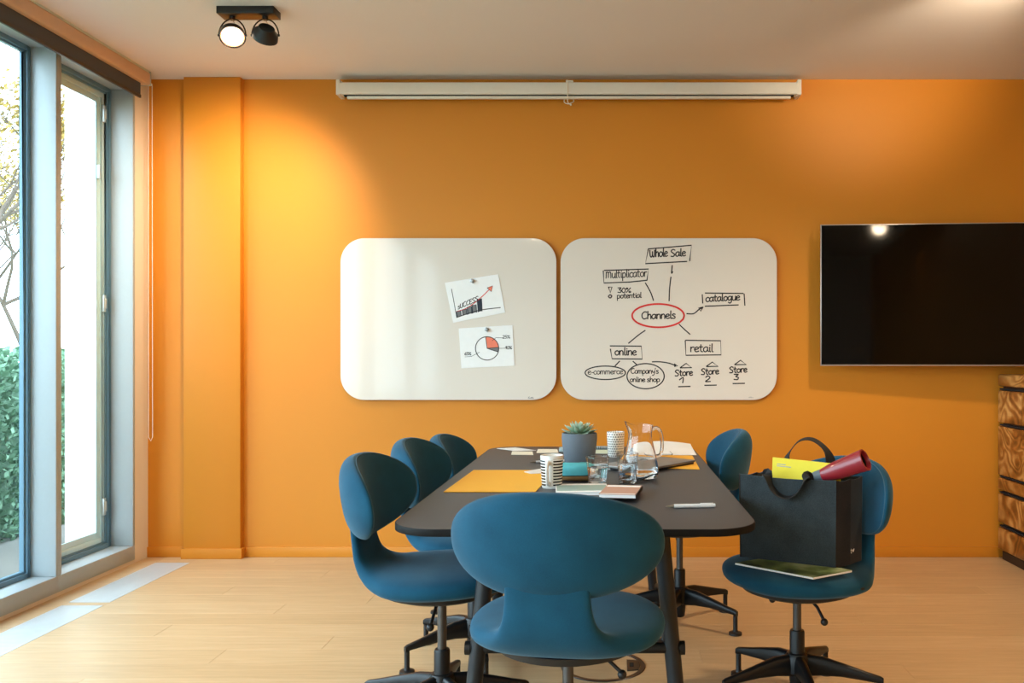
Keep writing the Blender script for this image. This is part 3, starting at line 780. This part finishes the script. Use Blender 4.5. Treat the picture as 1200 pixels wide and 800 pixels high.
# ------------------------------------------------------------------ things on the table
ZT = 0.7404
def lies(name, mat, pts, z, th, label, cat, bevel=0.0008, rnd_=None):       # flat thing from outline points on the table
    P = [T(*p, z) if len(p) == 2 else Vector((p[0], p[1], z)) for p in pts]
    c = sum(P, Vector())/len(P)
    o = MB().prism([(p.x-c.x, p.y-c.y) for p in P], 0, th).build(name, mat, None, (c.x, c.y, z), bevel=bevel, seg=1)
    return tag(o, label, cat)
def rot(c, w, l, a):
    a = R(a); ux, uy = Vector((cos(a), sin(a))), Vector((-sin(a), cos(a))); c = Vector(c)
    return [tuple(c+ux*(s*w/2)+uy*(t*l/2))+(0,) for s, t in ((-1, -1), (1, -1), (1, 1), (-1, 1))]
P = [Vector((-0.625, 3.15)), Vector((-0.285, 3.15)), Vector((-0.25, 3.74)), Vector((-0.61, 3.74))]
lies('desk_folder', 'yellow', [(p.x, p.y, 0) for p in P], ZT, 0.003, 'large yellow felt folder on the left of the table', 'folder', 0.001)
lies('desk_folder', 'yellow', [(0.02, 3.86, 0), (0.385, 3.77, 0), (0.40, 4.28, 0), (0.06, 4.30, 0)], ZT, 0.003, 'yellow felt folder lying under the laptop', 'folder', 0.001)

# mugs
def mug(loc, prof, mat, label, handle=None):
    o = thing('mug' if handle is not None else 'tumbler_cup', label, 'cup', loc)
    b = MB().lathe(prof, 48).build('body', mat, o, smooth=50)
    if handle is not None:
        a = handle; d = Vector((cos(a), sin(a), 0)); r = 0.036
        pts = [d*(r+0.0045)+Vector((0, 0, 0.096)), d*(r+0.020)+Vector((0, 0, 0.100)), d*(r+0.036)+Vector((0, 0, 0.086)), d*(r+0.038)+Vector((0, 0, 0.055)), d*(r+0.026)+Vector((0, 0, 0.026)), d*(r+0.0015)+Vector((0, 0, 0.018))]
        MB().tube(spline(pts, 5), 0.0085, 12, flat=0.006).build('handle', 'ceram', o, smooth=60)
    return o
p = T(646, 572.5)
mug((p.x, p.y+0.03, ZT), [(0.001, 0.0), (0.036, 0.0), (0.0385, 0.004), (0.0445, 0.122), (0.0435, 0.1245), (0.0415, 0.122), (0.0355, 0.008), (0.001, 0.006)], 'stripe', 'white mug with black stripes and a handle', -1.75)
p = T(721.5, 535.5)
mug((p.x, p.y+0.03, ZT), [(0.001, 0.0), (0.037, 0.0), (0.039, 0.004), (0.0445, 0.122), (0.0435, 0.124), (0.0415, 0.122), (0.0365, 0.008), (0.001, 0.006)], 'dots', 'white cup with black dots behind the jug')

# succulent in a pot
p = T(678.5, 547)
pt = thing('potted_succulent', 'green rosette succulent in a matte grey pot', 'potted plant', (p.x, p.y+0.05, ZT))
MB().lathe([(0.001, 0), (0.062, 0), (0.066, 0.004), (0.078, 0.09), (0.0815, 0.125), (0.080, 0.148), (0.077, 0.150), (0.074, 0.147), (0.075, 0.12), (0.06, 0.02), (0.001, 0.015)], 48).build('pot', 'pot', pt, smooth=50)
MB().lathe([(0.001, 0.132), (0.03, 0.134), (0.0745, 0.13)], 32).build('soil', 'soil', pt)
def leaf_mesh():
    v = []; f = []; n = 8; sec = [(0.0, 0.006, 0.004), (0.02, 0.011, 0.006), (0.045, 0.013, 0.006), (0.065, 0.009, 0.004), (0.080, 0.0008, 0.0006)]
    for x, w, h in sec:
        for i in range(n):
            a = 2*pi*i/n; v.append((x, w*cos(a), h*sin(a)*(0.4 if sin(a) > 0 else 1)+0.25*x*x*3))
    for j in range(len(sec)-1):
        for i in range(n): f.append((j*n+i, j*n+(i+1) % n, (j+1)*n+(i+1) % n, (j+1)*n+i))
    f.append(tuple(range(n-1, -1, -1))); f.append(tuple((len(sec)-1)*n+i for i in range(n)))
    return MB().add(v, f).mesh('leaf', 'succ', 60)
LM = leaf_mesh()
for k, (n, tilt, sc_) in enumerate(((13, 12, 1.1), (12, 28, 1.04), (9, 48, 0.86), (6, 66, 0.66))):
    for i in range(n):
        o = link('leaf', LM, pt, (0, 0, 0.140+0.003*k), (0, R(-tilt+rnd.uniform(-6, 6)), 2*pi*(i+0.5*k)/n+rnd.uniform(-.1, .1)))
        o.scale = (sc_,)*3

# glasses and jug
def tumbler(px, py, dy, r0, r1, h, label):
    p = T(px, py); o = thing('drinking_glass', label, 'glass', (p.x, p.y+dy, ZT), 0, 'water glasses on the table')
    t = 0.0028
    MB().lathe([(0.0005, 0.0), (r0-0.002, 0.0), (r0, 0.003), (r1-0.001, h-0.002), (r1-0.0015, h), (r1-t, h-0.001), (r0-t+0.0005, 0.013), (0.0005, 0.011)], 20).build('tumbler', 'glass', o, smooth=12)
    hw_ = h*0.62; rw = r0+(r1-r0)*0.62
    MB().lathe([(0.0005, 0.0112), (r0-t+0.0001, 0.0132), (rw-t-0.0004, hw_), (0.0005, hw_)], 40).build('water', 'water', o, smooth=50)
tumbler(700, 570, 0.035, 0.034, 0.047, 0.112, 'tapered water glass beside the turquoise pouch')
tumbler(735.5, 567, 0.035, 0.034, 0.045, 0.118, 'tapered water glass in front of the jug')

def jug():
    o = thing('water_jug', 'clear glass water jug with a spout and looped handle', 'jug', (0.113, 3.51, ZT))
    prof = [(0.062, 0.0), (0.070, 0.006), (0.076, 0.025), (0.0755, 0.045), (0.068, 0.085), (0.058, 0.125), (0.051, 0.160), (0.0485, 0.180), (0.050, 0.195), (0.053, 0.212), (0.0545, 0.222)]
    t = 0.0035; n = 64; v = []; f = []
    inner = [(max(r-t, .001), max(z, 0.010)) for r, z in prof[:-1] if z > 0.008]+[(prof[-1][0]-t, prof[-1][1])]
    full = [(0.0005, 0.0)]+prof+inner[::-1]+[(0.0005, 0.010)]
    full = [(r, z) for r, z in full]
    for r, z in full:
        for i in range(n):
            a = 2*pi*i/n; k = max(0, (z-0.185)/0.037)
            sp = k*max(0, cos(a-pi*1.06))**6
            rr = r*(1+0.22*sp); zz = z+0.014*sp-0.004*k*max(0, cos(a))
            v.append((rr*cos(a), rr*sin(a), zz))
    for j in range(len(full)-1):
        for i in range(n): f.append((j*n+i, j*n+(i+1) % n, (j+1)*n+(i+1) % n, (j+1)*n+i))
    MB().add(v, f).build('jug_body', 'glass', o, smooth=50)
    w = [(0.0005, 0.0102)]+[(r-0.0006, z+0.0002) for r, z in inner if z < 0.078]+[(0.0645, 0.082), (0.0005, 0.082)]
    MB().lathe(w, 48).build('water', 'water', o, smooth=50)
    hp = spline([(0.0495, 0, 0.200), (0.066, 0, 0.208), (0.083, 0, 0.192), (0.090, 0, 0.150), (0.088, 0, 0.112), (0.0785, 0, 0.094), (0.0665, 0, 0.092)], 6)
    MB().tube(hp, 0.007, 12).build('handle', 'glass', o, smooth=60)
jug()

# laptop, notebooks, papers
A, Cc = Vector((0.128, 3.63)), Vector((0.388, 3.95)); u = (Cc-A).normalized(); n_ = Vector((-u.y, u.x))
lc = (A+Cc)/2+n_*0.125
lp = thing('laptop', 'closed grey laptop with a pink sticker, right of the jug', 'laptop', (lc.x, lc.y, ZT+0.0031), math.atan2(u.y, u.x))
L2 = (Cc-A).length/2
MB().prism(rrect(-L2+0.006, L2-0.006, -0.119, 0.119, 0.012, 5), 0, 0.008).build('base', 'laptopd', lp, bevel=0.002)
MB().prism(rrect(-L2, L2, -0.125, 0.125, 0.016, 6), 0.0082, 0.018).build('lid', 'laptop', lp, bevel=0.002)
MB().prism([(-0.07, -0.06), (-0.02, -0.075), (-0.005, -0.03), (-0.055, -0.015)], 0.0181, 0.0185).build('sticker', 'pink', lp, smooth=0)

def book(c, w, l, a, z, th, cover, label, cat='notebook', spine=None, stripes=()):
    o = thing('notebook', label, cat, (c[0], c[1], z), R(a))
    MB().box(-w/2, w/2, -l/2, l/2, 0, 0.0015).build('back_cover', spine or cover, o)
    MB().box(-w/2+0.002, w/2-0.002, -l/2+0.002, l/2-0.002, 0.0015, th-0.0015).build('pages', 'paper', o)
    MB().box(-w/2, w/2, -l/2, l/2, th-0.0015, th).build('front_cover', cover, o)
    if spine: MB().box(w/2-0.001, w/2+0.002, -l/2, l/2, 0, th+0.0004).build('spine', spine, o)
    for (y0, y1, m) in stripes: MB().box(-w/2+0.004, w/2-0.004, y0*l, y1*l, th, th+0.0003).build('cover_print', m, o, smooth=0)
    return o
book((-0.115, 3.185), 0.195, 0.20, 4, ZT, 0.012, 'paper', 'white and mint brochure stack behind the foreground chair', 'brochure', None, ((-0.35, 0.30, 'mint'),))
book((0.03, 3.05), 0.13, 0.21, -8, ZT+0.0122, 0.014, 'blush', 'blush notebook with a black spine near the table front', 'notebook', 'bookblk', ((0.30, 0.46, 'paper'), (-0.48, -0.42, 'paper')))
book((-0.045, 3.80), 0.13, 0.11, 8, ZT, 0.010, 'paleblue', 'pale blue notebook lying between pot and jug', 'notebook', 'bookblk')
book((0.225, 4.17), 0.12, 0.09, 4, ZT+0.0215, 0.008, 'paper', 'small white notepad with a dark edge behind the jug handle', 'notepad', 'bookblk')
lies('paper_sheet', 'paper', [(582, 525.3), (604, 524.3), (628, 527.6), (602, 528.2)], ZT, 0.001, 'loose white sheet at the far left end of the table', 'paper', 0)
lies('sticky_note', 'cream_note', [(600, 529), (624, 529.2), (625, 533), (599, 532.7)], ZT+0.0, 0.002, 'cream sticky note pad in front of the loose white sheet', 'sticky note', 0.0004)
lies('sticky_note', 'cream_note', [(630.5, 526.3), (653, 526.5), (654.5, 530.5), (628.5, 530.7)], ZT, 0.002, 'cream sticky note pad left of the succulent pot', 'sticky note', 0.0004)
lies('sticky_note', 'pgreen', [(697, 527.2), (712, 527.2), (712.5, 531.5), (696, 531)], ZT, 0.002, 'pale green sticky note pad right of the succulent pot', 'sticky note', 0.0004)
lies('card_box', 'paleblue', [(655.5, 526.2), (662, 526.2), (662, 529), (655, 529)], ZT, 0.012, 'small pale blue card box behind the succulent pot', 'box', 0.001)
lies('envelope', 'penw', [(614, 553), (632, 549.5), (646, 549.5), (648, 554), (622, 555)], ZT+0.0032, 0.002, 'pale envelope corner on the left yellow folder behind the striped mug', 'envelope', 0)
# curled sheet at the far right end
def curled():
    o = thing('curled_sheet', 'large white sheet curling up at the far right end of the table', 'paper', (0.265, 4.48, ZT))
    v = []; f = []; nx, ny = 10, 8
    for s in (0, 1):
        for i in range(nx+1):
            for j in range(ny+1):
                x = -0.18+0.34*i/nx; y = -0.17+0.36*j/ny
                z = 0.034*(j/ny)**1.5*(0.35+0.65*sin(pi*(0.12+0.88*(1-i/nx))*0.9))+0.0003
                v.append((x, y, z+0.0008*s))
    k = (nx+1)*(ny+1)
    for i in range(nx):
        for j in range(ny):
            a = i*(ny+1)+j; f.append((a, a+1, a+ny+2, a+ny+1)); f.append((k+a, k+a+ny+1, k+a+ny+2, k+a+1))
    MB().add(v, f).build('sheet', 'paper', o, smooth=60)
curled()
# spiral notebook
p = Vector((-0.045, 4.62)); so = thing('spiral_notebook', 'spiral bound notebook at the far end between pot and dotted cup', 'notebook', (p.x, p.y, ZT))
MB().box(-0.07, 0.07, -0.05, 0.05, 0, 0.008).build('pages', 'paleblue', so); sp_ = MB()
for i in range(16): sp_.add(*(lambda m: (m.v, m.f))(MB().tube([(-0.064+i*0.0085, -0.05+0.008*cos(2*pi*k/10), 0.0085+0.007*sin(2*pi*k/10)) for k in range(10)], 0.0015, 5, closed=True)))
sp_.build('spiral', 'blk', so, smooth=60)
# pens
def pen(a, b, r, label):
    a, b = Vector(a), Vector(b); d = b-a; L = d.length
    o = thing('pen', label, 'pen', (a.x, a.y, ZT), math.atan2(d.y, d.x), 'pens on the table')
    MB().tube([(0.028, 0, r), (L, 0, r)], r, 12).build('barrel', 'penw', o, smooth=50)
    MB().tube([(0.0, 0, r*0.9), (0.010, 0, r*0.95), (0.0278, 0, r)], [0.0012, 0.003, r*0.9], 12).build('tip', 'pent', o, smooth=50)
    MB().box(L-0.05, L-0.006, -0.002, 0.002, 2*r-0.0006, 2*r+0.002).build('clip', 'penw', o, bevel=0.0006)
a = T(780, 595.5); b = T(838, 594.5)
pen(a, b, 0.0068, 'white ballpoint pen lying near the right edge of the table')
a = T(621, 542.5); b = T(664, 541)
pen(a, b, 0.005, 'white pen behind the striped mug, pointing to the pot')
# pouch
p = T(674, 565); po = thing('pouch', 'soft turquoise and tan zip pouch in front of the succulent', 'pouch', (p.x, p.y+0.045, ZT), R(-6))
def pillow(z0, z1, a, b):
    v = []; n = 40; m = 10
    mb = MB(); rows = []
    for j in range(m+1):
        t = j/m; z = z0+(z1-z0)*t
        q = (z-0.036)/0.036; k = max(0.02, (1-abs(q)**3.0))**(1/2.2)
        for i in range(n):
            an = 2*pi*i/n; x, y = superpt(an, a*(0.86+0.14*k), b*k, 3.0); v.append((x, y, z+0.004*sin(x*60)*t))
    f = [(j*n+i, j*n+(i+1) % n, (j+1)*n+(i+1) % n, (j+1)*n+i) for j in range(m) for i in range(n)]
    f += [tuple(range(n-1, -1, -1)), tuple(m*n+i for i in range(n))]
    return mb.add(v, f)
pillow(0.0, 0.0238, 0.078, 0.04).build('base_fabric', 'tan', po, smooth=60); pillow(0.0242, 0.069, 0.078, 0.04).build('top_fabric', 'turq', po, smooth=60)
MB().tube([(-0.07, -0.035, 0.022), (0, -0.0405, 0.024), (0.07, -0.035, 0.026)], 0.0018, 6).build('zip', 'bookblk', po)

# ------------------------------------------------------------------ bag on the right chair
ZS = 0.5035
bro = thing('magazine', 'magazine with a dark green cover lying under the felt bag', 'magazine', (0.64, 3.05, ZS))
q = [(0.435, 3.03), (0.665, 2.83), (0.82, 2.925), (0.60, 3.13)]
MB().prism([(x-0.64, y-3.05) for x, y in q], 0, 0.006).build('pages', 'paper', bro)
MB().prism([(0.64+(x-0.64)*0.999-0.64, (y-3.05)*0.999) for x, y in q], 0.0061, 0.0072).build('cover', 'mag', bro)
ZB = ZS+0.0074
def bag():
    o = thing('felt_bag', 'dark charcoal felt shopper bag with black handles on the chair seat', 'bag', (0.66, 3.08, ZB))
    c = Vector((0.66, 3.08)); hgt = 0.302
    Lp, Rp, Gp, Bp, Kp, Jp = [Vector(p)-c for p in ((0.465, 3.12), (0.772, 2.955), (0.835, 3.00), (0.893, 3.062), (0.575, 3.225), (0.535, 3.165))]
    plan = [Lp, Rp, Gp, Bp, Kp, Jp]; cen = sum(plan, Vector((0, 0)))/6
    def panel(a, b, name, mat, seg=6, bulge=0.006, wid=0.004):
        d = (b-a); n = Vector((d.y, -d.x)).normalized(); v = []; f = []; nz = 8
        for s in (0, 1):
            for i in range(seg+1):
                for j in range(nz+1):
                    t = i/seg; k = j/nz
                    p = a+d*t+n*(bulge*sin(pi*t)*sin(pi*k)-s*wid)
                    top = hgt-0.006*sin(pi*t)
                    pc_ = cen+(p-cen)*(1.0+0.015*k)
                    v.append((pc_.x, pc_.y, k*top))
        N = (seg+1)*(nz+1)
        idx = lambda i, j: i*(nz+1)+j
        for i in range(seg):
            for j in range(nz):
                q = (idx(i, j), idx(i+1, j), idx(i+1, j+1), idx(i, j+1)); f.append(q); f.append(tuple(N+e for e in q[::-1]))
        bd = [idx(i, 0) for i in range(seg)]+[idx(seg, j) for j in range(nz)]+[idx(i, nz) for i in range(seg, 0, -1)]+[idx(0, j) for j in range(nz, 0, -1)]
        for e in range(len(bd)): a_, b_ = bd[e], bd[(e+1) % len(bd)]; f.append((a_, b_, N+b_, N+a_))
        return MB().add(v, f).build(name, mat, o, smooth=50)
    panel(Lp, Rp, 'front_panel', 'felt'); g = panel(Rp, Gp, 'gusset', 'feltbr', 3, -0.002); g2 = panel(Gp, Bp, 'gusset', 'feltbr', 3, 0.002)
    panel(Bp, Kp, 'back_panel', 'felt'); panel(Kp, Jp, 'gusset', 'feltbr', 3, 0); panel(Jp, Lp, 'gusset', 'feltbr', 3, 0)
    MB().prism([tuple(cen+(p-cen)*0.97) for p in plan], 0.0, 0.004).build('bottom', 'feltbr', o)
    # logo on the gusset
    m = MB(); d = (Gp-Rp).normalized(); nn = Vector((d.y, -d.x))
    d2 = (Bp-Gp).normalized(); n2 = Vector((d2.y, -d2.x)); base = Gp+d2*0.004+n2*0.0015
    def mk(pts, w=0.004):
        for (x0, z0), (x1, z1) in zip(pts, pts[1:]):
            a = base+d2*x0; b = base+d2*x1; t = Vector((x1-x0, z1-z0)).normalized()*w/2
            vv = []
            for P_, zz, sg in ((a, z0, 1), (b, z1, 1), (b, z1, -1), (a, z0, -1)):
                q = P_+d2*(-t.y*sg); vv.append((q.x, q.y, 0.04+zz+t.x*sg))
            m.add(vv, [(0, 1, 2, 3)])
    mk([(0.0, 0.015), (0.0, 0.0), (0.004, 0.0)], 0.003); mk([(-0.003, 0.01), (0.004, 0.01)], 0.003)
    mk([(0.010, 0.011), (0.015, 0.002)], 0.006); mk([(0.022, 0.012), (0.015, 0.002)], 0.006)
    m.build('logo_print', 'paper', o, smooth=0)
    # handles
    dF = (Rp-Lp); nF = Vector((dF.y, -dF.x)).normalized()
    def fp(t, off, z): q = Lp+dF*t+nF*off; return (q.x, q.y, z)
    def webbing(pts, face, name='handle'):
        P = spline(pts, 6); v = []; f = []; n = len(P); fn = Vector((face.x, face.y, 0))
        for k in range(n):
            t = (P[min(k+1, n-1)]-P[max(k-1, 0)]).normalized()
            ip = t.cross(fn).normalized(); b = max(0.0, min(1.0, (sin(pi*k/(n-1))-0.35)/0.55)); b = b*b*(3-2*b)*0.85
            w = (ip*(1-b)+fn*b); w = (w-t*w.dot(t)).normalized(); h = t.cross(w)
            for a_, c_ in ((-1, -1), (1, -1), (1, 1), (-1, 1)): v.append(P[k]+w*(0.018*a_)+h*(0.0014*c_))
        for k in range(n-1):
            for i in range(4): f.append((4*k+i, 4*k+(i+1) % 4, 4*k+4+(i+1) % 4, 4*k+4+i))
        f += [(3, 2, 1, 0), tuple(4*(n-1)+i for i in range(4))]
        return MB().add(v, f).build(name, 'strap', o, smooth=40)
    webbing([fp(0.30, -0.010, 0.245), fp(0.295, -0.006, hgt-0.004), fp(0.30, 0.004, hgt+0.010), fp(0.32, 0.018, hgt-0.004), fp(0.37, 0.020, 0.260), fp(0.46, 0.020, 0.236), fp(0.56, 0.020, 0.236), fp(0.65, 0.020, 0.262), fp(0.70, 0.018, hgt-0.002), fp(0.72, 0.004, hgt+0.010), fp(0.725, -0.006, hgt-0.004), fp(0.72, -0.010, 0.245)], nF)
    dB = (Kp-Bp)*-1; nB = Vector((-dB.y, dB.x)).normalized()
    def bp(t, off, z): q = Kp+dB*t+nB*off; return (q.x, q.y, z)
    webbing([bp(0.24, -0.012, 0.25), bp(0.24, -0.010, hgt+0.02), bp(0.27, -0.010, hgt+0.07), bp(0.38, -0.01, hgt+0.118), bp(0.52, -0.01, hgt+0.124), bp(0.66, -0.010, hgt+0.085), bp(0.71, -0.010, hgt+0.02), bp(0.71, -0.012, 0.25)], nB)
    return o, c, Lp, Rp, dF, nF, hgt
bo, bc, Lp, Rp, dF, nF, hgt = bag()
# yellow folder standing in the bag
ang = math.atan2(dF.y, dF.x)
q = bc+Lp+dF*0.60-nF*0.080
yf = thing('paper_folder', 'bright yellow folder sticking out of the felt bag', 'folder', (q.x, q.y, ZB+0.012), ang)
MB().prism([(-0.125, 0.0), (0.125, 0.0), (0.125, 0.343), (-0.125, 0.343)], -0.003, 0.003, 'y').build('cover', 'lemon', yf)
for (x0, x1, z) in ((-0.108, -0.075, 0.319), (-0.108, -0.055, 0.312)):
    MB().box(x0, x1, -0.0034, -0.003, z, z+0.0032).build('printed_line', 'lgrey', yf, smooth=0)
yf.rotation_euler = (0, R(2.5), ang)
# red tube
pa = Vector((0.745, 3.02, 0.822)); pb = Vector((0.868, 2.93, 0.888))
dr = (pb-pa); Lr = dr.length
rt = thing('red_tube', 'dark red tapered tube with open black end leaning out of the bag', 'tube', pa)
rt.rotation_euler = dr.to_track_quat('Z', 'Y').to_euler()
MB().lathe([(0.024, 0.0), (0.032, 0.05), (0.038, Lr-0.01), (0.0385, Lr), (0.033, Lr+0.001), (0.030, Lr-0.012), (0.028, Lr-0.10), (0.001, Lr-0.10)], 32).build('shell', 'redt', rt, smooth=50)
MB().lathe([(0.0295, Lr-0.013), (0.0275, Lr-0.098), (0.001, Lr-0.098)], 32, caps=False).build('lining', 'dkin', rt, smooth=50)
MB().lathe([(0.018, -0.05), (0.022, -0.04), (0.0238, -0.0005)], 32).build('band', 'bandg', rt, smooth=50)

# ------------------------------------------------------------------ ceiling spot lamps (each carries its own light)
def spot_lamp(cx, cy, aims, label, power, angs, lit, blend=0.6, rz=0.0, size=0.28):
    o = thing('ceiling_spotlight', label, 'lamp', (cx, cy, ZC), rz, 'twin ceiling spotlights')
    hw_ = size/2
    MB().box(-hw_, hw_, -0.045, 0.045, -0.036, -0.0004).build('mounting_box', 'lampb', o, bevel=0.002)
    for i, s in enumerate((-1, 1)):
        hx = s*hw_*0.58; hz = -0.128
        MB().lathe([(0.014, -0.052), (0.014, -0.0365)], 16, (hx, 0, 0)).build('swivel', 'lampb', o)
        d = Vector(aims[i])-Vector((cx+hx, cy, ZC+hz)); d = Matrix.Rotation(-rz, 3, 'Z') @ d; d.normalize()
        yaw = math.atan2(d.x, d.y)*-1
        yk = MB().tube([(0.066*cos(pi*k/16), 0, 0.080*sin(pi*k/16)) for k in range(17)], 0.0035, 8)
        yk = yk.build('yoke', 'lampbr', o, (hx, 0, hz), smooth=60)
        for q in (-1, 1): MB().tube([(q*0.0625, 0, 0), (q*0.070, 0, 0)], 0.006, 10).build('pivot', 'lampb', yk)
        MB().tube([(hx, 0, -0.05), (hx+0.012, 0.012, -0.075), (hx+0.005, 0.015, -0.1)], 0.0015, 6).build('wire', 'lampwire', o)
        hd = link('head', MB().lathe([(0.022, -0.042), (0.034, -0.040), (0.040, -0.024), (0.054, -0.012), (0.057, 0.014), (0.0545, 0.016), (0.050, 0.012), (0.042, -0.006), (0.001, -0.010)], 32).mesh('head', 'lampbr' if i == 0 else 'lampb', 50), o, (hx, 0, hz))
        hd.scale = (1.08,)*3
        hd.rotation_euler = d.to_track_quat('Z', 'X').to_euler()
        MB().lathe([(0.0495, 0.0125), (0.0425, -0.004), (0.001, -0.0085)], 32, caps=False).build('reflector', 'reflector' if lit[i] else 'dkin', hd, smooth=60)
        if lit[i]:
            MB().lathe([(0.001, 0.006), (0.046, 0.0075)], 32).build('lens', 'lens', hd)
            l = bpy.data.lights.new('spot_beam', 'SPOT'); l.energy = power[i]; l.color = (1.0, 0.78, 0.53) 
            l.spot_size = R(angs[i]); l.spot_blend = blend; l.shadow_soft_size = 0.08
            lo = bpy.data.objects.new('spot_beam', l); C.objects.link(lo); lo.parent = hd
            lo.location = (0, 0, 0.02); lo.rotation_euler = (pi, 0, 0)
    return o
p = W(288.5, 8, 4.17)
spot_lamp(p.x, 4.20, ((-0.7, 2.2, 0.0), (-2.42, 5.27, 1.80)), 'black twin ceiling spotlight above the window corner', (55, 165), (110, 92), (1, 1), 0.9)
spot_lamp(1.75, 3.50, ((1.3, 4.2, 0.0), (1.72, 4.35, 2.98)), 'black twin ceiling spotlight above the right side, outside the picture', (135, 70), (115, 66), (1, 1), 0.9)
spot_lamp(2.5, -0.55, ((1.6, 2.2, 0.0), (2.9, -1.2, 1.2)), 'black twin ceiling spotlight behind the camera, right side', (50, 20), (120, 110), (1, 1), 0.9)
spot_lamp(-0.9, -0.4, ((-0.4, 1.4, 0.0), (0.4, -4.9, 1.4)), 'black twin ceiling spotlight added unseen behind the camera as fill, window side', (45, 40), (120, 110), (1, 1), 0.9)  # added fixture out of view, gives warm fill to the room

# ------------------------------------------------------------------ outside
struct(MB().box(-40, XL-0.26, -20, 40, -0.22, -0.10).build('ground_outside', 'lawn'))
struct(MB().box(-6.8, XL-0.26, -20, 40, -0.10, -0.06).build('terrace', 'ground'))
wx = (76-VX)/F*5.62
struct(MB().box(wx, XL-0.255, 5.62, 6.2, -0.06, 4.2).build('wall_outside', 'white_wall'))
def leaves(mb, c, r, n, s, rr):
    for i in range(n):
        d = Vector((rr.gauss(0, 1), rr.gauss(0, 1), rr.gauss(0, 1))).normalized()*(rr.random()**0.4)
        p = Vector(c)+Vector((d.x*r[0], d.y*r[1], d.z*r[2]))
        a = Vector((rr.gauss(0, 1), rr.gauss(0, 1), rr.gauss(0, 1))).normalized(); b = a.orthogonal().normalized()
        c2 = a.cross(b); k = s*rr.uniform(0.6, 1.3)
        mb.add([p-b*k, p-c2*k*0.5, p+b*k, p+c2*k*0.5], [(0, 1, 2, 3)])
def tree(x, y, h, label, seed, leafn=240, ls=0.06):
    rr = random.Random(seed); o = thing('autumn_tree', label, 'tree', (x, y, -0.10), 0, 'autumn trees beyond the hedge')
    tr = MB(); fo_ = MB()
    def grow(p, d, L, r, depth):
        pts = [p]; q = p.copy(); dd = d.copy()
        for i in range(4):
            dd = (dd+Vector((rr.gauss(0, .14), rr.gauss(0, .14), rr.gauss(0.03, .08)))).normalized(); q = q+dd*L/4; pts.append(q.copy())
        tr.tube(pts, [r*(1-0.11*i) for i in range(5)], 6)
        if depth == 0: leaves(fo_, q, (0.5, 0.5, 0.4), leafn//8, ls, rr); return
        for i in range(3 if depth > 1 else 4):
            nd = (dd*0.55+Vector((rr.gauss(0, .6), rr.gauss(0, .6), rr.uniform(0, .6)))).normalized()
            grow(pts[rr.choice((3, 4, 4))], nd, L*0.68, r*0.55, depth-1)
    grow(Vector((0, 0, 0)), Vector((0, 0, 1)), h*0.36, h*0.011, 4)
    tr.build('trunk', 'bark', o, smooth=60)
    f = fo_.build('foliage', 'leafy', o, smooth=0); f['kind'] = 'stuff'
tree(-11.9, 15.0, 9.0, 'tall autumn tree with yellow leaves seen at the left edge', 11)
tree(-15.2, 23.0, 8.0, 'autumn tree with yellow leaves seen beside the white outside wall', 5)
tree(-23.0, 31.0, 10.0, 'taller autumn tree farther back, left edge', 23)
def hedge(x, y, l, w, h, label, seed):
    rr = random.Random(seed); o = thing('hedge', label, 'hedge', (x, y, -0.10), 0)
    MB().prism(rrect(-w/2+0.12, w/2-0.12, -l/2+0.12, l/2-0.12, 0.2, 3), 0, h-0.12).build('core', 'leafg', o)
    mb = MB()
    for i in range(32000):
        f = rr.random(); s = rr.choice((-1, 1))
        if f < 0.7: p = Vector(((1 if s > -2 else s)*(w/2+rr.uniform(-.12, .04)), rr.uniform(-l/2, l/2), rr.uniform(0, h)))
        elif f < 0.78: p = Vector((rr.uniform(-w/2, w/2), s*(l/2+rr.uniform(-.15, .05)), rr.uniform(0, h)))
        else: p = Vector((rr.uniform(-w/2, w/2), rr.uniform(-l/2, l/2), h+rr.uniform(-.15, .06)))
        a = Vector((rr.gauss(0, 1), rr.gauss(0, 1), rr.gauss(0, 1))).normalized(); b = a.orthogonal().normalized(); c2 = a.cross(b); k = 0.028*rr.uniform(.6, 1.3)
        mb.add([p-b*k, p-c2*k*0.6, p+b*k, p+c2*k*0.6], [(0, 1, 2, 3)])
    f = mb.build('hedge_leaves', 'leafg', o, smooth=0); f['kind'] = 'stuff'
hedge(-4.85, 7.2, 7.5, 1.2, 1.34, 'clipped green hedge beyond the terrace', 4)
